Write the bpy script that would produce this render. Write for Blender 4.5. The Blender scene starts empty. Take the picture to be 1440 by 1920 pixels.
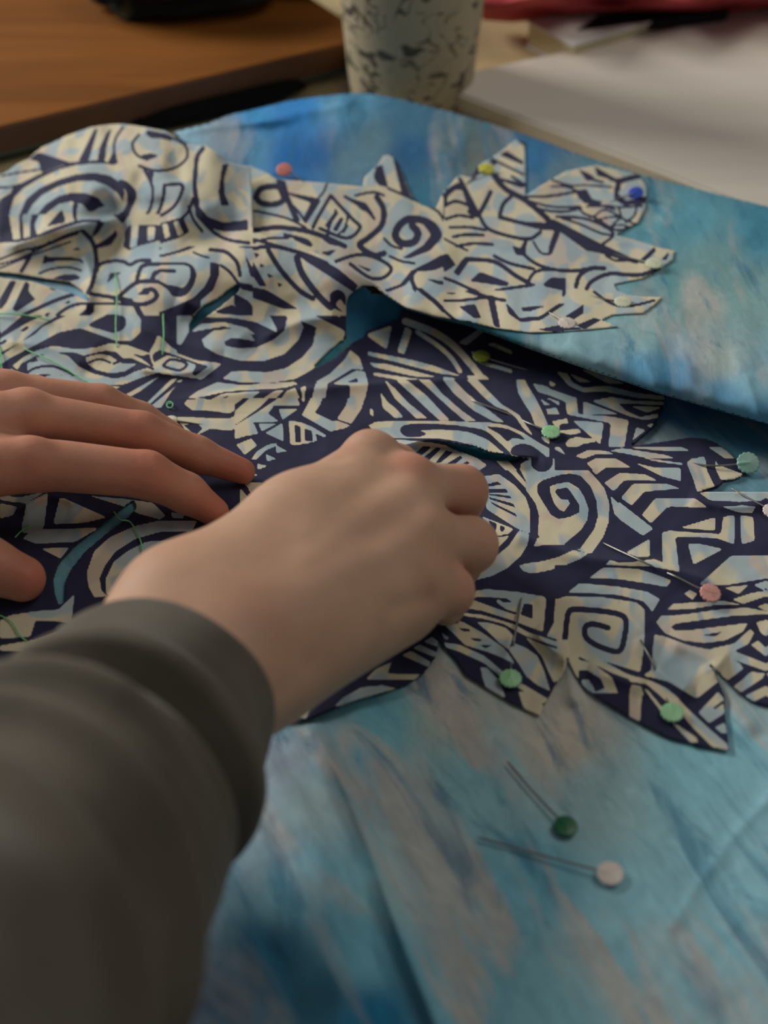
import bpy, bmesh, math, random
import numpy as np
from mathutils import Vector, Matrix

random.seed(4); RNG = np.random.RandomState(7)
C = bpy.context.scene.collection
TT = 0.75                      # height of the table top above the floor, metres

# ------------------------------------------------------------------ camera, light, exposure
F_PX = 2800.0; PITCH = math.radians(40.0); HCAM = 42.2      # focal in px of a 1440x1920 frame, cm above the table
cam_d = bpy.data.cameras.new('camera'); cam = bpy.data.objects.new('camera', cam_d); C.objects.link(cam)
cam.location = (0, 0, TT + HCAM / 100); cam.rotation_euler = (math.pi / 2 - PITCH, 0, 0)
cam_d.sensor_fit = 'AUTO'; cam_d.sensor_width = 36.0; cam_d.lens = F_PX / 1920 * 36.0
cam_d.clip_start = 0.02; cam_d.clip_end = 30
cam_d.dof.use_dof = True; cam_d.dof.focus_distance = 0.655; cam_d.dof.aperture_fstop = 6.0
bpy.context.scene.camera = cam
sc = bpy.context.scene
sc.view_settings.view_transform = 'Standard'; sc.view_settings.look = 'None'
sc.view_settings.gamma = 1.0; sc.view_settings.use_curve_mapping = False
sc.view_settings.exposure = 0.0
w = bpy.data.worlds.new('room_light'); sc.world = w; w.use_nodes = True
w.node_tree.nodes['Background'].inputs[0].default_value = (0.86, 0.93, 1.0, 1)
w.node_tree.nodes['Background'].inputs[1].default_value = 0.095

def area(name, loc, target, sx, sy, power, col):
    d = bpy.data.lights.new(name, 'AREA'); d.shape = 'RECTANGLE'; d.size = sx; d.size_y = sy
    d.energy = power; d.color = col
    o = bpy.data.objects.new(name, d); C.objects.link(o); o.location = loc
    o.rotation_euler = (Vector(target) - Vector(loc)).to_track_quat('-Z', 'Y').to_euler()
    return o
area('window_light', (-2.0, 1.85, 2.0), (0, 0.6, TT), 1.25, 1.0, 64, (1.0, 0.985, 0.95))
area('fill_light', (1.0, 0.7, 2.6), (0.15, 0.7, TT), 1.3, 0.8, 8.5, (1.0, 0.93, 0.83))  # added unseen fill, lifts the pale board and front-facing edges

# ------------------------------------------------------------------ helpers
CP, SP = math.cos(PITCH), math.sin(PITCH)
def P(u, v, z):
    """photo pixel + height above the table (cm) -> point in cm (numpy aware)"""
    u = np.asarray(u, float); v = np.asarray(v, float); z = np.asarray(z, float)
    a = (u - 720) / F_PX; b = (v - 960) / F_PX
    d = (HCAM - z) / (SP + b * CP)
    return np.stack(np.broadcast_arrays(a * d, (CP - b * SP) * d, z), -1)
def W(p):
    p = np.asarray(p, float) / 100.0; p = p.copy(); p[..., 2] += TT; return p
def Pm(u, v, z): return Vector(W(P(u, v, z)))

def tag(o, label=None, cat=None, group=None, kind=None):
    if label: o['label'] = label
    if cat: o['category'] = cat
    if group: o['group'] = group
    if kind: o['kind'] = kind
    return o
def thing(name, loc, label, cat, group=None):
    o = bpy.data.objects.new(name, None); C.objects.link(o); o.location = loc
    o.empty_display_size = 0.02
    return tag(o, label, cat, group)
def link_mesh(name, me, mat, parent=None, smooth=True):
    if mat: me.materials.append(mat)
    if smooth: me.polygons.foreach_set('use_smooth', np.ones(len(me.polygons), bool))
    o = bpy.data.objects.new(name, me); C.objects.link(o)
    if parent:
        o.parent = parent; r = parent
        while r.parent: r = r.parent
        me.transform(Matrix.Translation(-r.location))      # parts keep world-built coordinates relative to their thing
    return o
def np_mesh(name, verts, faces):
    me = bpy.data.meshes.new(name); verts = np.asarray(verts, np.float32); faces = np.asarray(faces, np.int32)
    me.vertices.add(len(verts)); me.vertices.foreach_set('co', verts.ravel())
    k = faces.shape[1]
    me.loops.add(faces.size); me.loops.foreach_set('vertex_index', faces.ravel())
    me.polygons.add(len(faces)); me.polygons.foreach_set('loop_start', np.arange(0, faces.size, k, dtype=np.int32))
    me.update(calc_edges=True); me.validate()
    return me
def fattr(me, name, arr):
    a = me.attributes.new(name, 'FLOAT', 'POINT'); a.data.foreach_set('value', np.asarray(arr, np.float32).ravel())
def cattr(me, name, arr):
    arr = np.asarray(arr, np.float32)
    if arr.shape[1] == 3: arr = np.concatenate([arr, np.ones((len(arr), 1), np.float32)], 1)
    a = me.attributes.new(name, 'FLOAT_COLOR', 'POINT'); a.data.foreach_set('color', arr.ravel())
def srgb(*c):
    c = np.asarray(c, float) / 255.0
    return np.where(c <= 0.04045, c / 12.92, ((c + 0.055) / 1.055) ** 2.4)
def bm_obj(name, bm, mat, parent=None, smooth=False):
    me = bpy.data.meshes.new(name); bm.to_mesh(me); bm.free()
    return link_mesh(name, me, mat, parent, smooth)

def tps_fit(pts):
    p = np.array(pts, float); x = p[:, :2] / 500.0; n = len(x)
    r2 = ((x[:, None] - x[None]) ** 2).sum(-1)
    K = 0.5 * r2 * np.log(r2 + 1e-12) + np.eye(n) * 1e-4
    A = np.zeros((n + 3, n + 3)); A[:n, :n] = K; A[:n, n] = 1; A[:n, n + 1:] = x; A[n, :n] = 1; A[n + 1:, :n] = x.T
    return x, np.linalg.solve(A, np.concatenate([p[:, 2:], np.zeros((3, p.shape[1] - 2))]))
def tps_eval(m, u, v):
    x, wgt = m; n = len(x); u = np.asarray(u, float) / 500.0; v = np.asarray(v, float) / 500.0
    sh = u.shape; u = u.ravel(); v = v.ravel(); out = np.zeros((len(u), wgt.shape[1]))
    for i in range(n):
        r2 = (u - x[i, 0]) ** 2 + (v - x[i, 1]) ** 2
        out += (0.5 * r2 * np.log(r2 + 1e-12))[:, None] * wgt[i]
    out += wgt[n] + u[:, None] * wgt[n + 1] + v[:, None] * wgt[n + 2]
    return out.reshape(sh + (wgt.shape[1],))
def shepard(pts, u, v, pw=3.0, soft=40.0):
    p = np.array(pts, float); sh = u.shape; u = u.ravel(); v = v.ravel()
    num = np.zeros((len(u), p.shape[1] - 2)); den = np.zeros(len(u))
    for q in p:
        wq = 1.0 / (((u - q[0]) ** 2 + (v - q[1]) ** 2 + soft ** 2) ** (pw / 2))
        num += wq[:, None] * q[2:]; den += wq
    return (num / den[:, None]).reshape(sh + (p.shape[1] - 2,))
def vnoise(u, v, s, seed=0):
    """smooth value noise in numpy"""
    r = np.random.RandomState(seed); g = r.rand(96, 96) * 2 - 1
    x = np.asarray(u) / s + 20; y = np.asarray(v) / s + 20
    xi = np.floor(x).astype(int); yi = np.floor(y).astype(int); fx = x - xi; fy = y - yi
    fx = fx * fx * fx * (fx * (fx * 6 - 15) + 10); fy = fy * fy * fy * (fy * (fy * 6 - 15) + 10)
    a = g[xi % 96, yi % 96]; b = g[(xi + 1) % 96, yi % 96]; c = g[xi % 96, (yi + 1) % 96]; d = g[(xi + 1) % 96, (yi + 1) % 96]
    return (a * (1 - fx) + b * fx) * (1 - fy) + (c * (1 - fx) + d * fx) * fy
def catmull(pts, closed=False, n=6):
    p = np.array(pts, float); out = []; m = len(p)
    rng = range(m) if closed else range(m - 1)
    for i in rng:
        if closed: a, b, c, d = p[i - 1], p[i], p[(i + 1) % m], p[(i + 2) % m]
        else: a, b, c, d = p[max(i - 1, 0)], p[i], p[i + 1], p[min(i + 2, m - 1)]
        for k in range(n):
            t = k / n
            out.append(0.5 * ((2 * b) + (c - a) * t + (2 * a - 5 * b + 4 * c - d) * t * t + (-a + 3 * b - 3 * c + d) * t ** 3))
    if not closed: out.append(p[-1])
    return np.array(out)
def chaikin(p, it=2, q=0.2, closed=True):
    p = np.array(p, float)
    for _ in range(it):
        nx = np.roll(p, -1, 0); p = np.stack([p * (1 - q) + nx * q, p * q + nx * (1 - q)], 1).reshape(-1, p.shape[1])
    return p
def seg_dist(u, v, pts, closed=False, want_cp=False):
    """distance (px) to a polyline; optionally closest point"""
    best = np.full(u.shape, 1e18); cx = np.zeros(u.shape); cy = np.zeros(u.shape); n = len(pts)
    for i in range(n if closed else n - 1):
        a = pts[i]; b = pts[(i + 1) % n]; d = b - a; L = (d * d).sum() + 1e-12
        t = np.clip(((u - a[0]) * d[0] + (v - a[1]) * d[1]) / L, 0, 1)
        qx = a[0] + t * d[0]; qy = a[1] + t * d[1]; r = (u - qx) ** 2 + (v - qy) ** 2
        m = r < best; best = np.where(m, r, best); cx = np.where(m, qx, cx); cy = np.where(m, qy, cy)
    if want_cp: return np.sqrt(best), cx, cy
    return np.sqrt(best)
def inside(u, v, pts):
    c = np.zeros(u.shape, bool); n = len(pts)
    for i in range(n):
        x1, y1 = pts[i - 1]; x2, y2 = pts[i]
        if y1 == y2: continue
        m = ((y1 > v) != (y2 > v)) & (u < (x2 - x1) * (v - y1) / (y2 - y1) + x1)
        c ^= m
    return c

# ------------------------------------------------------------------ the printed motif
PATTERN = """
# block: @ ox oy scale clipx0 clipy0 clipx1 clipy1 base
@ 0 220 3 -60 220 478 402 l
D 160 235 215 195 400 255 350 270 235 312 230 290 215 250
D 0 460 60 425 75 390 110 375 220 320 350 275 400 252 540 240 650 258 650 268 560 258 430 268 330 295 220 345 130 400 80 450 58 520 55 580 70 700 0 700
S 7 10 330 100 312 230 292
S 7 0 395 60 392 110 378
D 532 65 552 62 500 242 440 247
D 600 85 630 60 602 150 590 246 548 244 560 170
S 9 692 55 650 120 642 180 655 255
D 642 180 662 258 608 252
D 130 695 108 620 113 540 148 460 220 400 330 350 440 318 540 313 620 328 680 370 702 420 692 475 660 425 600 382 530 357 430 360 330 388 240 435 182 492 143 560 132 620 145 695
D 185 690 178 620 198 558 260 488 330 443 410 423 490 428 552 453 592 500 560 507 530 527 497 532 478 502 460 487 400 472 330 488 270 533 230 583 202 650 205 695
D 350 518 372 602 262 617 290 570
S 18 425 490 420 540 440 590
D 640 560 692 528 704 602 670 592
d 668 352 715 362 762 410 768 450 738 520 703 596 690 540 715 480 710 420 690 390
S 11 812 296 850 370 860 430 842 520 790 580 735 612
D 808 298 866 308 858 365
S 10 782 98 745 150 768 210 830 238
d 798 215 845 203 887 215 845 236
D 828 72 940 92 980 115 960 132 900 118 850 117 818 95
S 10 780 272 870 300 950 294 1012 268 1054 220 1046 165 1000 130 950 112
S 18 1142 175 1110 220 1100 300 1095 400 1110 480
D 1085 380 1108 380 1120 500 1170 560 1260 592 1395 575 1395 637 1260 642 1170 622 1100 560
S 13 925 382 1022 378 1015 440 970 510 885 560 905 500 920 440 925 380
S 11 1088 455 1052 540 980 592 900 604 775 600
D 1250 265 1287 262 1260 350 1264 430 1292 497 1243 497 1228 420 1240 340
D 700 610 860 606 1030 560 1066 645 1000 682 800 740 740 745 700 722
L 752 612 785 608 770 720 735 737
L 835 608 872 605 866 690 834 703
L 912 600 942 598 957 668 928 684
L 975 590 1000 580 1032 652 1003 670
S 11 1062 500 1088 575 1138 642
S 13 1098 490 1140 582 1210 652 1290 690 1400 706
@ 0 220 3 298 402 478 462 l
D 160 235 215 195 400 255 350 270 235 312 230 290 215 250
D 0 460 60 425 75 390 110 375 220 320 350 275 400 252 540 240 650 258 650 268 560 258 430 268 330 295 220 345 130 400 80 450 58 520 55 580 70 700 0 700
S 7 10 330 100 312 230 292
S 7 0 395 60 392 110 378
D 532 65 552 62 500 242 440 247
D 600 85 630 60 602 150 590 246 548 244 560 170
S 9 692 55 650 120 642 180 655 255
D 642 180 662 258 608 252
D 130 695 108 620 113 540 148 460 220 400 330 350 440 318 540 313 620 328 680 370 702 420 692 475 660 425 600 382 530 357 430 360 330 388 240 435 182 492 143 560 132 620 145 695
D 185 690 178 620 198 558 260 488 330 443 410 423 490 428 552 453 592 500 560 507 530 527 497 532 478 502 460 487 400 472 330 488 270 533 230 583 202 650 205 695
D 350 518 372 602 262 617 290 570
S 18 425 490 420 540 440 590
D 640 560 692 528 704 602 670 592
d 668 352 715 362 762 410 768 450 738 520 703 596 690 540 715 480 710 420 690 390
S 11 812 296 850 370 860 430 842 520 790 580 735 612
D 808 298 866 308 858 365
S 10 782 98 745 150 768 210 830 238
d 798 215 845 203 887 215 845 236
D 828 72 940 92 980 115 960 132 900 118 850 117 818 95
S 10 780 272 870 300 950 294 1012 268 1054 220 1046 165 1000 130 950 112
S 18 1142 175 1110 220 1100 300 1095 400 1110 480
D 1085 380 1108 380 1120 500 1170 560 1260 592 1395 575 1395 637 1260 642 1170 622 1100 560
S 13 925 382 1022 378 1015 440 970 510 885 560 905 500 920 440 925 380
S 11 1088 455 1052 540 980 592 900 604 775 600
D 1250 265 1287 262 1260 350 1264 430 1292 497 1243 497 1228 420 1240 340
D 700 610 860 606 1030 560 1066 645 1000 682 800 740 740 745 700 722
L 752 612 785 608 770 720 735 737
L 835 608 872 605 866 690 834 703
L 912 600 942 598 957 668 928 684
L 975 590 1000 580 1032 652 1003 670
S 11 1062 500 1088 575 1138 642
S 13 1098 490 1140 582 1210 652 1290 690 1400 706
@ 0 380 4.8 -60 402 300 592 l
D 0 0 90 0 80 100 100 230 120 330 0 350
D 205 0 245 0 200 130 215 320 180 320 175 100
D 300 60 400 0 470 0 360 90 310 200 330 280 270 320 270 180
D 560 70 520 100 440 190 420 215 580 180 590 150
S 16 0 350 200 335 400 280 600 210 750 165 900 165
S 12 400 270 560 210 700 170
D 680 20 700 0 750 0 690 80 690 150 730 195 660 150 655 70
D 770 0 930 0 930 50 800 60 780 30
D 930 90 1110 60 1110 200 1080 170 1020 110
D 880 170 945 180 880 280 820 320 840 260
D 1040 240 1060 290 1000 380 870 415 860 380 950 330 1020 270
D 1110 0 1180 0 1200 60 1130 160 1110 180
D 1130 240 1170 200 1440 200 1440 340 1250 390 1160 430 1110 400
L 1185 200 1250 200 1230 390 1170 410
L 1330 215 1395 215 1390 330 1330 345
S 13 0 510 200 430 300 410 430 370 600 290 740 250
S 10 0 555 200 490 500 350 700 280
S 10 0 590 300 470 640 350
d 420 365 440 345 465 355 445 375
d 560 305 580 285 600 290 585 310
d 280 435 300 420 320 430 300 450
S 28 750 260 830 350 865 480 860 600 830 730 790 810
D 640 430 700 400 730 430
D 380 550 400 470 440 490 640 490 740 510 755 555 700 520 550 520 430 540
S 13 350 640 450 600 600 580 730 610
D 470 685 550 650 680 645 725 670 700 695 600 705
D 240 500 290 490 200 640 170 620
D 90 705 150 705 60 900 0 970 0 860
D 230 705 265 730 260 800 320 870 150 980 110 960
D 420 755 510 780 480 795
S 24 110 1056 300 970 500 880 680 820
d 580 910 610 885 640 880 620 905
d 390 1020 430 990 455 992 430 1015
S 20 480 1040 600 950 720 910 840 915
D 790 900 850 920 850 980 780 1040 600 1056 560 1050 700 1020 770 960
S 24 810 820 1000 850 1180 880
S 15 840 910 1000 910 1200 920
S 22 870 620 900 555 1010 525 1110 530 1170 560 1240 525 1350 520
D 990 630 1110 625 1040 660 960 730
S 26 1040 880 1120 800 1230 720 1350 705 1440 715
S 26 1230 710 1260 600 1310 560 1440 550
S 30 1370 700 1390 640 1440 620
S 28 1070 860 1150 900 1280 915 1380 880 1410 830 1370 780 1300 790
D 1230 830 1300 775 1350 790 1340 830
S 36 1220 920 1260 1000 1290 1056
D 900 1056 950 1010 1050 1000 1120 1056
@ 200 400 4.8 298 462 478 622 l
D 860 0 900 40 1000 70 1280 55 1270 155 1100 160 960 130 880 70 840 0
S 20 740 0 800 110 900 190 1050 250 1250 270
S 18 960 230 1050 250 1250 300 1440 290
D 480 110 690 30 720 180 560 230 480 250
L 500 110 550 100 570 210 520 230
L 600 70 640 60 680 190 650 200
S 14 240 400 440 390 620 350 760 300 950 250
d 450 320 480 305 495 315 470 332
d 570 290 600 275 615 288 590 300
d 700 250 720 238 735 250 715 260
S 12 500 385 700 330 800 290 900 270
S 24 930 330 1050 340 1130 390 1180 460 1200 560
S 12 780 350 850 380 920 400
S 18 270 610 300 500 340 465 500 455 700 455 770 490 790 540
d 740 460 800 520 800 600 750 700 690 745 600 745 560 700 540 655 600 650 690 665 740 600 755 530
S 22 420 600 440 540 480 515 610 520
D 400 590 460 600 560 650 620 700 600 740 540 680 450 620
S 28 280 720 340 680 420 680 455 730 430 800 330 825 220 800 120 760
D 275 725 340 675 400 690 410 735
D 930 440 1010 450 1010 560 960 690 850 780 850 840 760 930 620 930 560 1056 320 1056 300 920 500 880 650 820 780 760 880 660 930 560
S 18 1030 470 1110 530 1190 640
D 1180 620 1300 640 1440 700 1440 740 1200 680
D 1240 360 1290 450 1360 560 1440 650 1440 700 1380 640 1290 560
d 1320 350 1390 370 1340 390
d 1370 440 1430 440 1400 480
D 1150 720 1280 790 1390 950 1320 940 1150 830
D 980 880 1130 820 1300 930 1000 900
D 930 950 1100 960 1440 1020 1440 1056 800 1056 860 970
L 560 1056 600 960 700 920 770 930 740 1056
@ 400 260 3 474 280 832 625 l
S 24 240 325 270 280 360 268 385 300 395 345 340 370 270 362 238 330
D 350 225 405 235 430 330 492 465 455 465 405 350 365 270
D 410 300 590 335 605 352 525 475 500 462 548 360 440 322
S 14 660 320 590 440 560 500
S 14 660 320 780 450 825 500 750 560 600 505
D 690 400 705 420 645 505 625 490
D 715 440 735 450 695 525 670 512
D 745 480 762 490 735 535 720 525
S 12 740 325 860 400 905 450
D 760 330 860 362 905 430 830 400
S 23 920 330 958 400 945 490 870 560 822 600 900 655 960 645
S 30 1225 590 1265 540 1215 475 1110 450 1045 490 1025 550 1065 590 1130 580 1150 530 1120 490
D 1160 455 1250 490 1282 560 1220 630 1100 675 1060 672 1180 600 1225 540
D 915 160 950 145 985 275 930 262 900 220
D 1005 90 1025 100 1110 325 1060 312
S 20 200 522 350 500 500 515 620 550 740 605
D 560 520 740 590 740 612 650 595
S 12 200 560 350 600 520 650 640 700
D 460 640 560 655 700 730 815 825 790 865 640 765 520 690
S 15 220 620 330 605 460 635
S 12 400 540 520 570 545 600 460 562
D 600 640 700 620 650 662
D 190 630 240 720 300 830 260 830 200 740
D 228 640 262 650 238 675
D 262 700 292 715 262 728
D 300 755 342 775 312 785
D 358 808 392 820 368 838
S 20 310 630 380 740 480 850 560 900
S 26 470 670 500 760 580 870 660 950
D 150 820 300 850 480 960 400 960 150 870
d 655 880 700 848 742 880 742 940 715 905 690 935 730 975 670 945
S 14 690 690 800 655 900 665 1000 725 960 780 880 782 770 705
D 790 700 895 738 870 748
D 960 850 1050 820 1110 745 1160 718 1200 700 1290 650 1345 700 1240 742 1150 745 1080 825 980 865
S 16 1120 750 1125 820 1200 890 1440 905
D 1190 785 1440 825 1440 850 1260 818
D 1290 860 1380 858 1350 880
D 1110 830 1160 870 1280 960 1200 960
S 10 990 660 1060 690 1130 700
@ 800 240 3 832 240 1300 545 l
D 90 380 110 340 180 305 215 350 160 350 120 385 112 440
D 170 265 200 285 300 480 285 505 240 470
S 18 240 470 285 490 320 440 360 360
S 13 100 440 160 412 230 432
S 12 110 512 180 492 260 505
S 12 130 560 240 558 330 575
S 12 150 612 220 600 320 602
S 12 170 665 260 650 370 655
D 408 150 450 128 548 190 540 208 480 182
D 495 60 550 55 552 105
D 375 270 560 315 540 340 410 295 385 300
S 18 265 275 295 235 330 230
S 22 390 270 440 340 560 410 680 510
S 16 410 500 430 430 475 385
D 398 485 540 525 700 535 755 580 640 572 400 512
D 650 505 720 515 960 640 1190 748 1190 768 960 700 900 692 760 590 700 560
D 725 560 752 590 705 710 680 715 692 650
S 14 300 500 360 575 560 625 640 585
S 13 560 635 540 700 640 775 800 805 950 782
S 11 730 500 900 512 1050 590 980 660
D 850 228 930 265 960 300 900 298
D 945 215 1065 285 1090 300 960 270
D 830 345 880 350 900 395 985 412 960 435 860 402
S 20 1075 345 1090 300 1205 268
d 1058 370 1130 408 1235 385 1225 425 1120 432 1070 402
S 9 560 405 700 442 860 442
S 7 860 460 930 500 1000 460 1100 505
S 7 940 525 1060 500 1180 545
S 7 1000 560 1100 545 1150 570
S 7 1000 435 1100 445 1215 440
S 8 700 330 780 330 840 350
D 0 780 40 720 120 708 165 770 100 812
D 150 812 200 738 245 740 180 835
D 240 862 300 808 465 870 450 892
S 17 220 738 380 752 500 830 575 872
S 13 380 720 470 762 600 792
D 480 660 540 680 565 640 555 722 500 712
D 655 878 700 840 782 842 782 918 665 892
S 12 560 892 620 805 800 800
D 1185 755 1280 668 1292 690 1222 762
D 1318 742 1368 688 1352 742
S 17 840 892 860 832 920 792 1000 790
S 16 900 905 930 862 1030 820 1190 828 1300 792
S 12 0 812 150 862 300 922 460 902 600 882
@ 780 500 3 832 545 1300 640 l up
D 50 75 200 95 380 150 300 142 150 112
D 150 145 240 143 205 158
S 13 0 60 100 40 250 120 400 170 500 190
S 11 100 190 250 190 400 172
D 240 225 332 208 368 290 330 292
D 398 158 440 165 475 345 438 335
D 505 205 540 235 580 288 700 278 800 208 845 208 700 302 590 312 520 265
D 590 228 740 218 640 252 600 250
D 835 282 920 228 945 208 942 262 880 302
D 680 355 800 328 960 350 780 368
D 900 330 1000 288 1045 298 950 352
D 750 50 830 60 840 130 740 112 660 100
S 12 830 160 860 60 960 20 1100 0
S 10 1000 140 1100 208 1200 222 1340 190
S 11 0 110 100 190 220 300 300 312
@ 780 500 3 780 540 832 640 l up
S 18 0 110 60 160 110 200 160 250
S 13 0 60 60 48 160 75
@ 0 500 3 -60 592 332 830 d
L 0 60 100 100 300 60 480 150 300 160 180 230 60 330 0 380
L 0 405 160 312 260 270 460 190 380 242 230 332 120 422 0 485
d 115 360 150 335 162 342 140 362
d 2 428 30 410 38 420 12 438
d 250 272 285 258 295 262 270 280
L 240 338 330 295 520 213 600 208 740 220 795 300 790 370 740 416 650 416 550 380 450 345 330 370 200 440 60 512 0 552 0 505 110 430 200 378
d 500 330 560 290 640 262 705 290 700 345 640 372 570 355
L 60 600 60 565 130 510 210 470 300 445 430 465 540 455 620 430 720 442 850 490 800 500 700 482 590 472 470 500 420 482 300 482 200 502 120 545 85 600
L 840 480 895 385 960 450 1090 525 1245 545 1130 634 1000 612 880 590 850 530
S 14 880 540 870 500 930 480 1095 545 1085 600 980 590
S 14 915 545 960 520 1050 545 1015 582 935 565 915 545
L 200 512 300 480 380 500 440 560 520 600 640 630 700 620 760 590 860 560 900 592 800 622 700 662 600 667 480 642 400 612 330 572 240 562
L 480 510 560 490 620 502 680 542 770 547 700 590 620 600 540 580 490 545
L 640 470 720 480 800 520 870 575 780 545 700 520
L 155 542 210 532 420 612 240 602 150 632
L 130 655 300 605 450 622 560 662 700 680 600 690 480 660 300 640
L 250 660 340 640 460 680 500 700 300 690
L 850 640 905 612 790 700 690 755 660 745
L 965 632 1000 630 830 785 795 795
L 1030 638 965 700 905 795 835 795
@ 320 520 3 332 592 740 746 d low
L 0 290 30 220 100 200 130 230 100 310 60 380 0 370
L 175 350 190 390 260 432 380 467 520 472 640 432 720 350 747 280 720 220 640 180 655 230 640 300 580 350 480 396 380 400 310 386 300 362 345 340 430 350 478 362 450 320 350 288 240 300
L 110 310 170 262 300 252 430 285 480 325 300 275 200 292 130 305
L 180 222 250 195 450 210 590 285 602 312 480 252 350 227 230 227
L 370 120 470 150 560 220 602 300 480 240 400 190 340 150
L 390 50 500 80 700 160 980 300 970 362 800 272 700 232 480 132 380 85
L 520 0 590 0 700 100 715 132 620 92
D 600 22 640 40 615 50
L 710 0 920 20 1000 50 985 120 940 75 900 90 910 150 960 232 860 162 780 90
L 290 570 345 528 420 526 540 535 650 510 740 450 800 380 820 280 860 290 968 360 920 430 840 492 760 540 700 572 560 594 400 592
L 150 640 260 590 400 606 600 594 690 586 718 600 640 622 520 630 400 635 300 645 180 672 100 690 80 690
L 75 712 90 690 180 680 220 690 290 655 480 640 505 642 400 722 330 767 240 752 120 747
D 175 682 210 665 265 687 335 660 270 715 190 700
L 20 785 200 790 330 795 450 730 580 640 640 632 540 730 440 800 340 862 220 852 160 882 130 920 60 830
L 650 640 700 620 735 700 690 732 590 732
L 730 620 762 610 748 705
L 815 595 885 590 870 680 812 762 905 805 940 800 850 832 740 775 790 700
L 812 590 900 540 980 460 1010 408 1062 450 1085 520 1020 515 940 565 880 600
L 910 600 1040 525 1092 528 1112 600 1080 740 1020 822 945 800 1005 690 1010 608
D 985 592 1050 565 1052 592
L 850 830 1000 800 1000 960 800 960
@ 320 520 3 332 746 440 830 d
L 75 712 90 690 180 680 220 690 290 655 480 640 505 642 400 722 330 767 240 752 120 747
L 20 785 200 790 330 795 450 730 580 640 640 632 540 730 440 800 340 862 220 852 160 882 130 920 60 830
D 70 830 150 820 180 850 140 890
L 365 940 430 905 480 940 420 960
@ 600 540 4 690 560 962 716 d low
L 340 350 540 280 500 462
L 640 290 692 320 632 497 578 480
s 36 640 250 850 330 1000 430 1120 560 1200 660
s 22 730 330 880 430 980 520 1050 625
L 285 462 540 510 700 542 850 582 1070 662 900 642 700 590 560 552 300 492
L 370 560 500 570 700 620 890 672 700 662 400 592
L 400 632 640 670 800 690 600 692 400 656
L 380 690 400 700 440 720 380 720
L 420 690 560 690 600 720 470 720
L 740 682 830 690 870 720 770 720
L 920 670 1000 672 1050 720 950 720
L 1100 655 1200 660 1230 720 1130 720
L 1140 600 1260 670 1270 705 1250 705 1160 652
L 1130 480 1200 570 1440 640 1440 612 1200 540 1150 470
L 1250 420 1440 500 1440 470 1300 410
L 1040 410 1200 300 1250 310 1100 430
@ 740 680 4.5 690 712 1062 902 d low
L -120 250 -60 330 20 395 75 462 0 466 -100 380
L -90 140 0 215 110 335 280 470 182 472 70 365 0 300
L 10 148 105 148 260 270 467 486 375 486 210 330 60 190
L 205 145 300 145 400 260 560 400 687 490 592 491 450 370 300 230
L 400 135 485 130 600 250 700 330 927 502 835 497 660 400 500 260
L 590 125 665 110 790 240 900 350 960 385 1050 440 1168 614 1145 605 1085 555 1020 460 950 408 850 370 750 290
L -200 500 0 493 250 490 780 502 940 526 1080 588 1240 690 1440 787 1440 990 1095 990 1055 900 1065 855 1110 825 1160 818 1000 787 930 767 850 757 750 737 650 697 520 662 400 642 0 634 -200 640
d 45 570 80 528 200 516 450 522 620 543 760 573 870 660 985 778 900 745 800 662 720 622 600 582 400 565 225 572 262 595 240 617 150 630 80 615
D 770 540 870 543 960 560 1060 608 1105 652 1000 635 950 668 880 600
d 985 768 990 720 1050 688 1140 695 1220 745 1278 802 1180 802 1080 797
d 1158 800 1240 795 1325 800 1335 850 1300 905 1240 920 1180 900 1153 860
L 850 825 960 828 1105 990 1020 990
L 0 645 300 672 450 700 600 765 690 800 780 865 690 925 740 990 200 990 60 720
D 165 770 245 700 312 712 205 802
D 205 830 240 800 355 712 392 725 285 830
D 340 850 430 740 497 755 380 848
D 420 865 550 785 577 800 490 872
D 540 875 610 830 635 845 570 890
D 680 935 780 870 880 935 800 960 740 970
L 740 967 875 940 940 990 760 990
L 1018 88 1075 88 1120 190 1190 300 1240 400 1297 530 1240 560 1185 530 1150 430 1090 340 1040 250
L 1230 620 1330 640 1370 650 1440 740 1440 772 1260 662
L 1165 175 1250 190 1440 255 1440 310 1210 250
L 1225 300 1312 356 1265 362
L 1268 295 1387 320 1375 352
L 1278 390 1340 383 1378 430 1295 442
L 1323 490 1440 475 1440 500 1390 530 1330 525
L 1400 590 1440 570 1430 632 1400 642
@ 960 560 3 1030 600 1300 860 d low
L 250 410 310 420 340 470 400 500 540 490 700 530 857 548 857 570 700 557 520 522 400 527 320 490
L 445 575 560 553 690 575 857 580 857 600 700 592 600 590 640 630 720 666 827 645 822 672 740 682 660 662
L 670 605 850 610 760 642
L 398 575 602 650 400 652
L 105 470 330 548 365 558 370 648 560 663 657 683 632 835 590 850 540 850 557 700 310 652 300 580 130 512
L 338 685 517 696 497 822
L 150 555 222 600 175 602
L 190 553 267 580 265 602
L 195 620 250 613 267 650 215 652
L 222 690 310 673 317 700 270 707 265 740 380 733 387 755 330 767 265 750
L 298 815 320 790 360 778 470 790 467 806 400 817 330 857
L 700 723 752 740 678 797
L 755 710 802 700 780 727
L 20 425 60 425 100 520 150 640 187 730 160 740 110 680 60 580 25 500
L 100 410 250 480 230 497 150 450
L 320 420 450 468 380 470
L 390 400 440 398 640 480 540 477
@ 440 740 4.8 440 746 700 960 d
L 0 0 120 0 0 90
L 170 0 340 0 220 120 0 275 0 150
L 430 0 550 0 592 100 350 105 300 170 402 242 170 250 60 300 0 332 0 282 200 160 380 40
D 345 105 390 100 430 240 400 240
D 345 98 600 98 600 125 350 122
L 395 130 575 125 430 227
D 165 248 400 245 400 262 200 264 240 350 210 350
L 213 262 377 262 243 332
L 273 345 430 253 442 422
L 0 332 170 250 212 352 100 372 0 402
L 580 0 642 0 620 77
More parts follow.
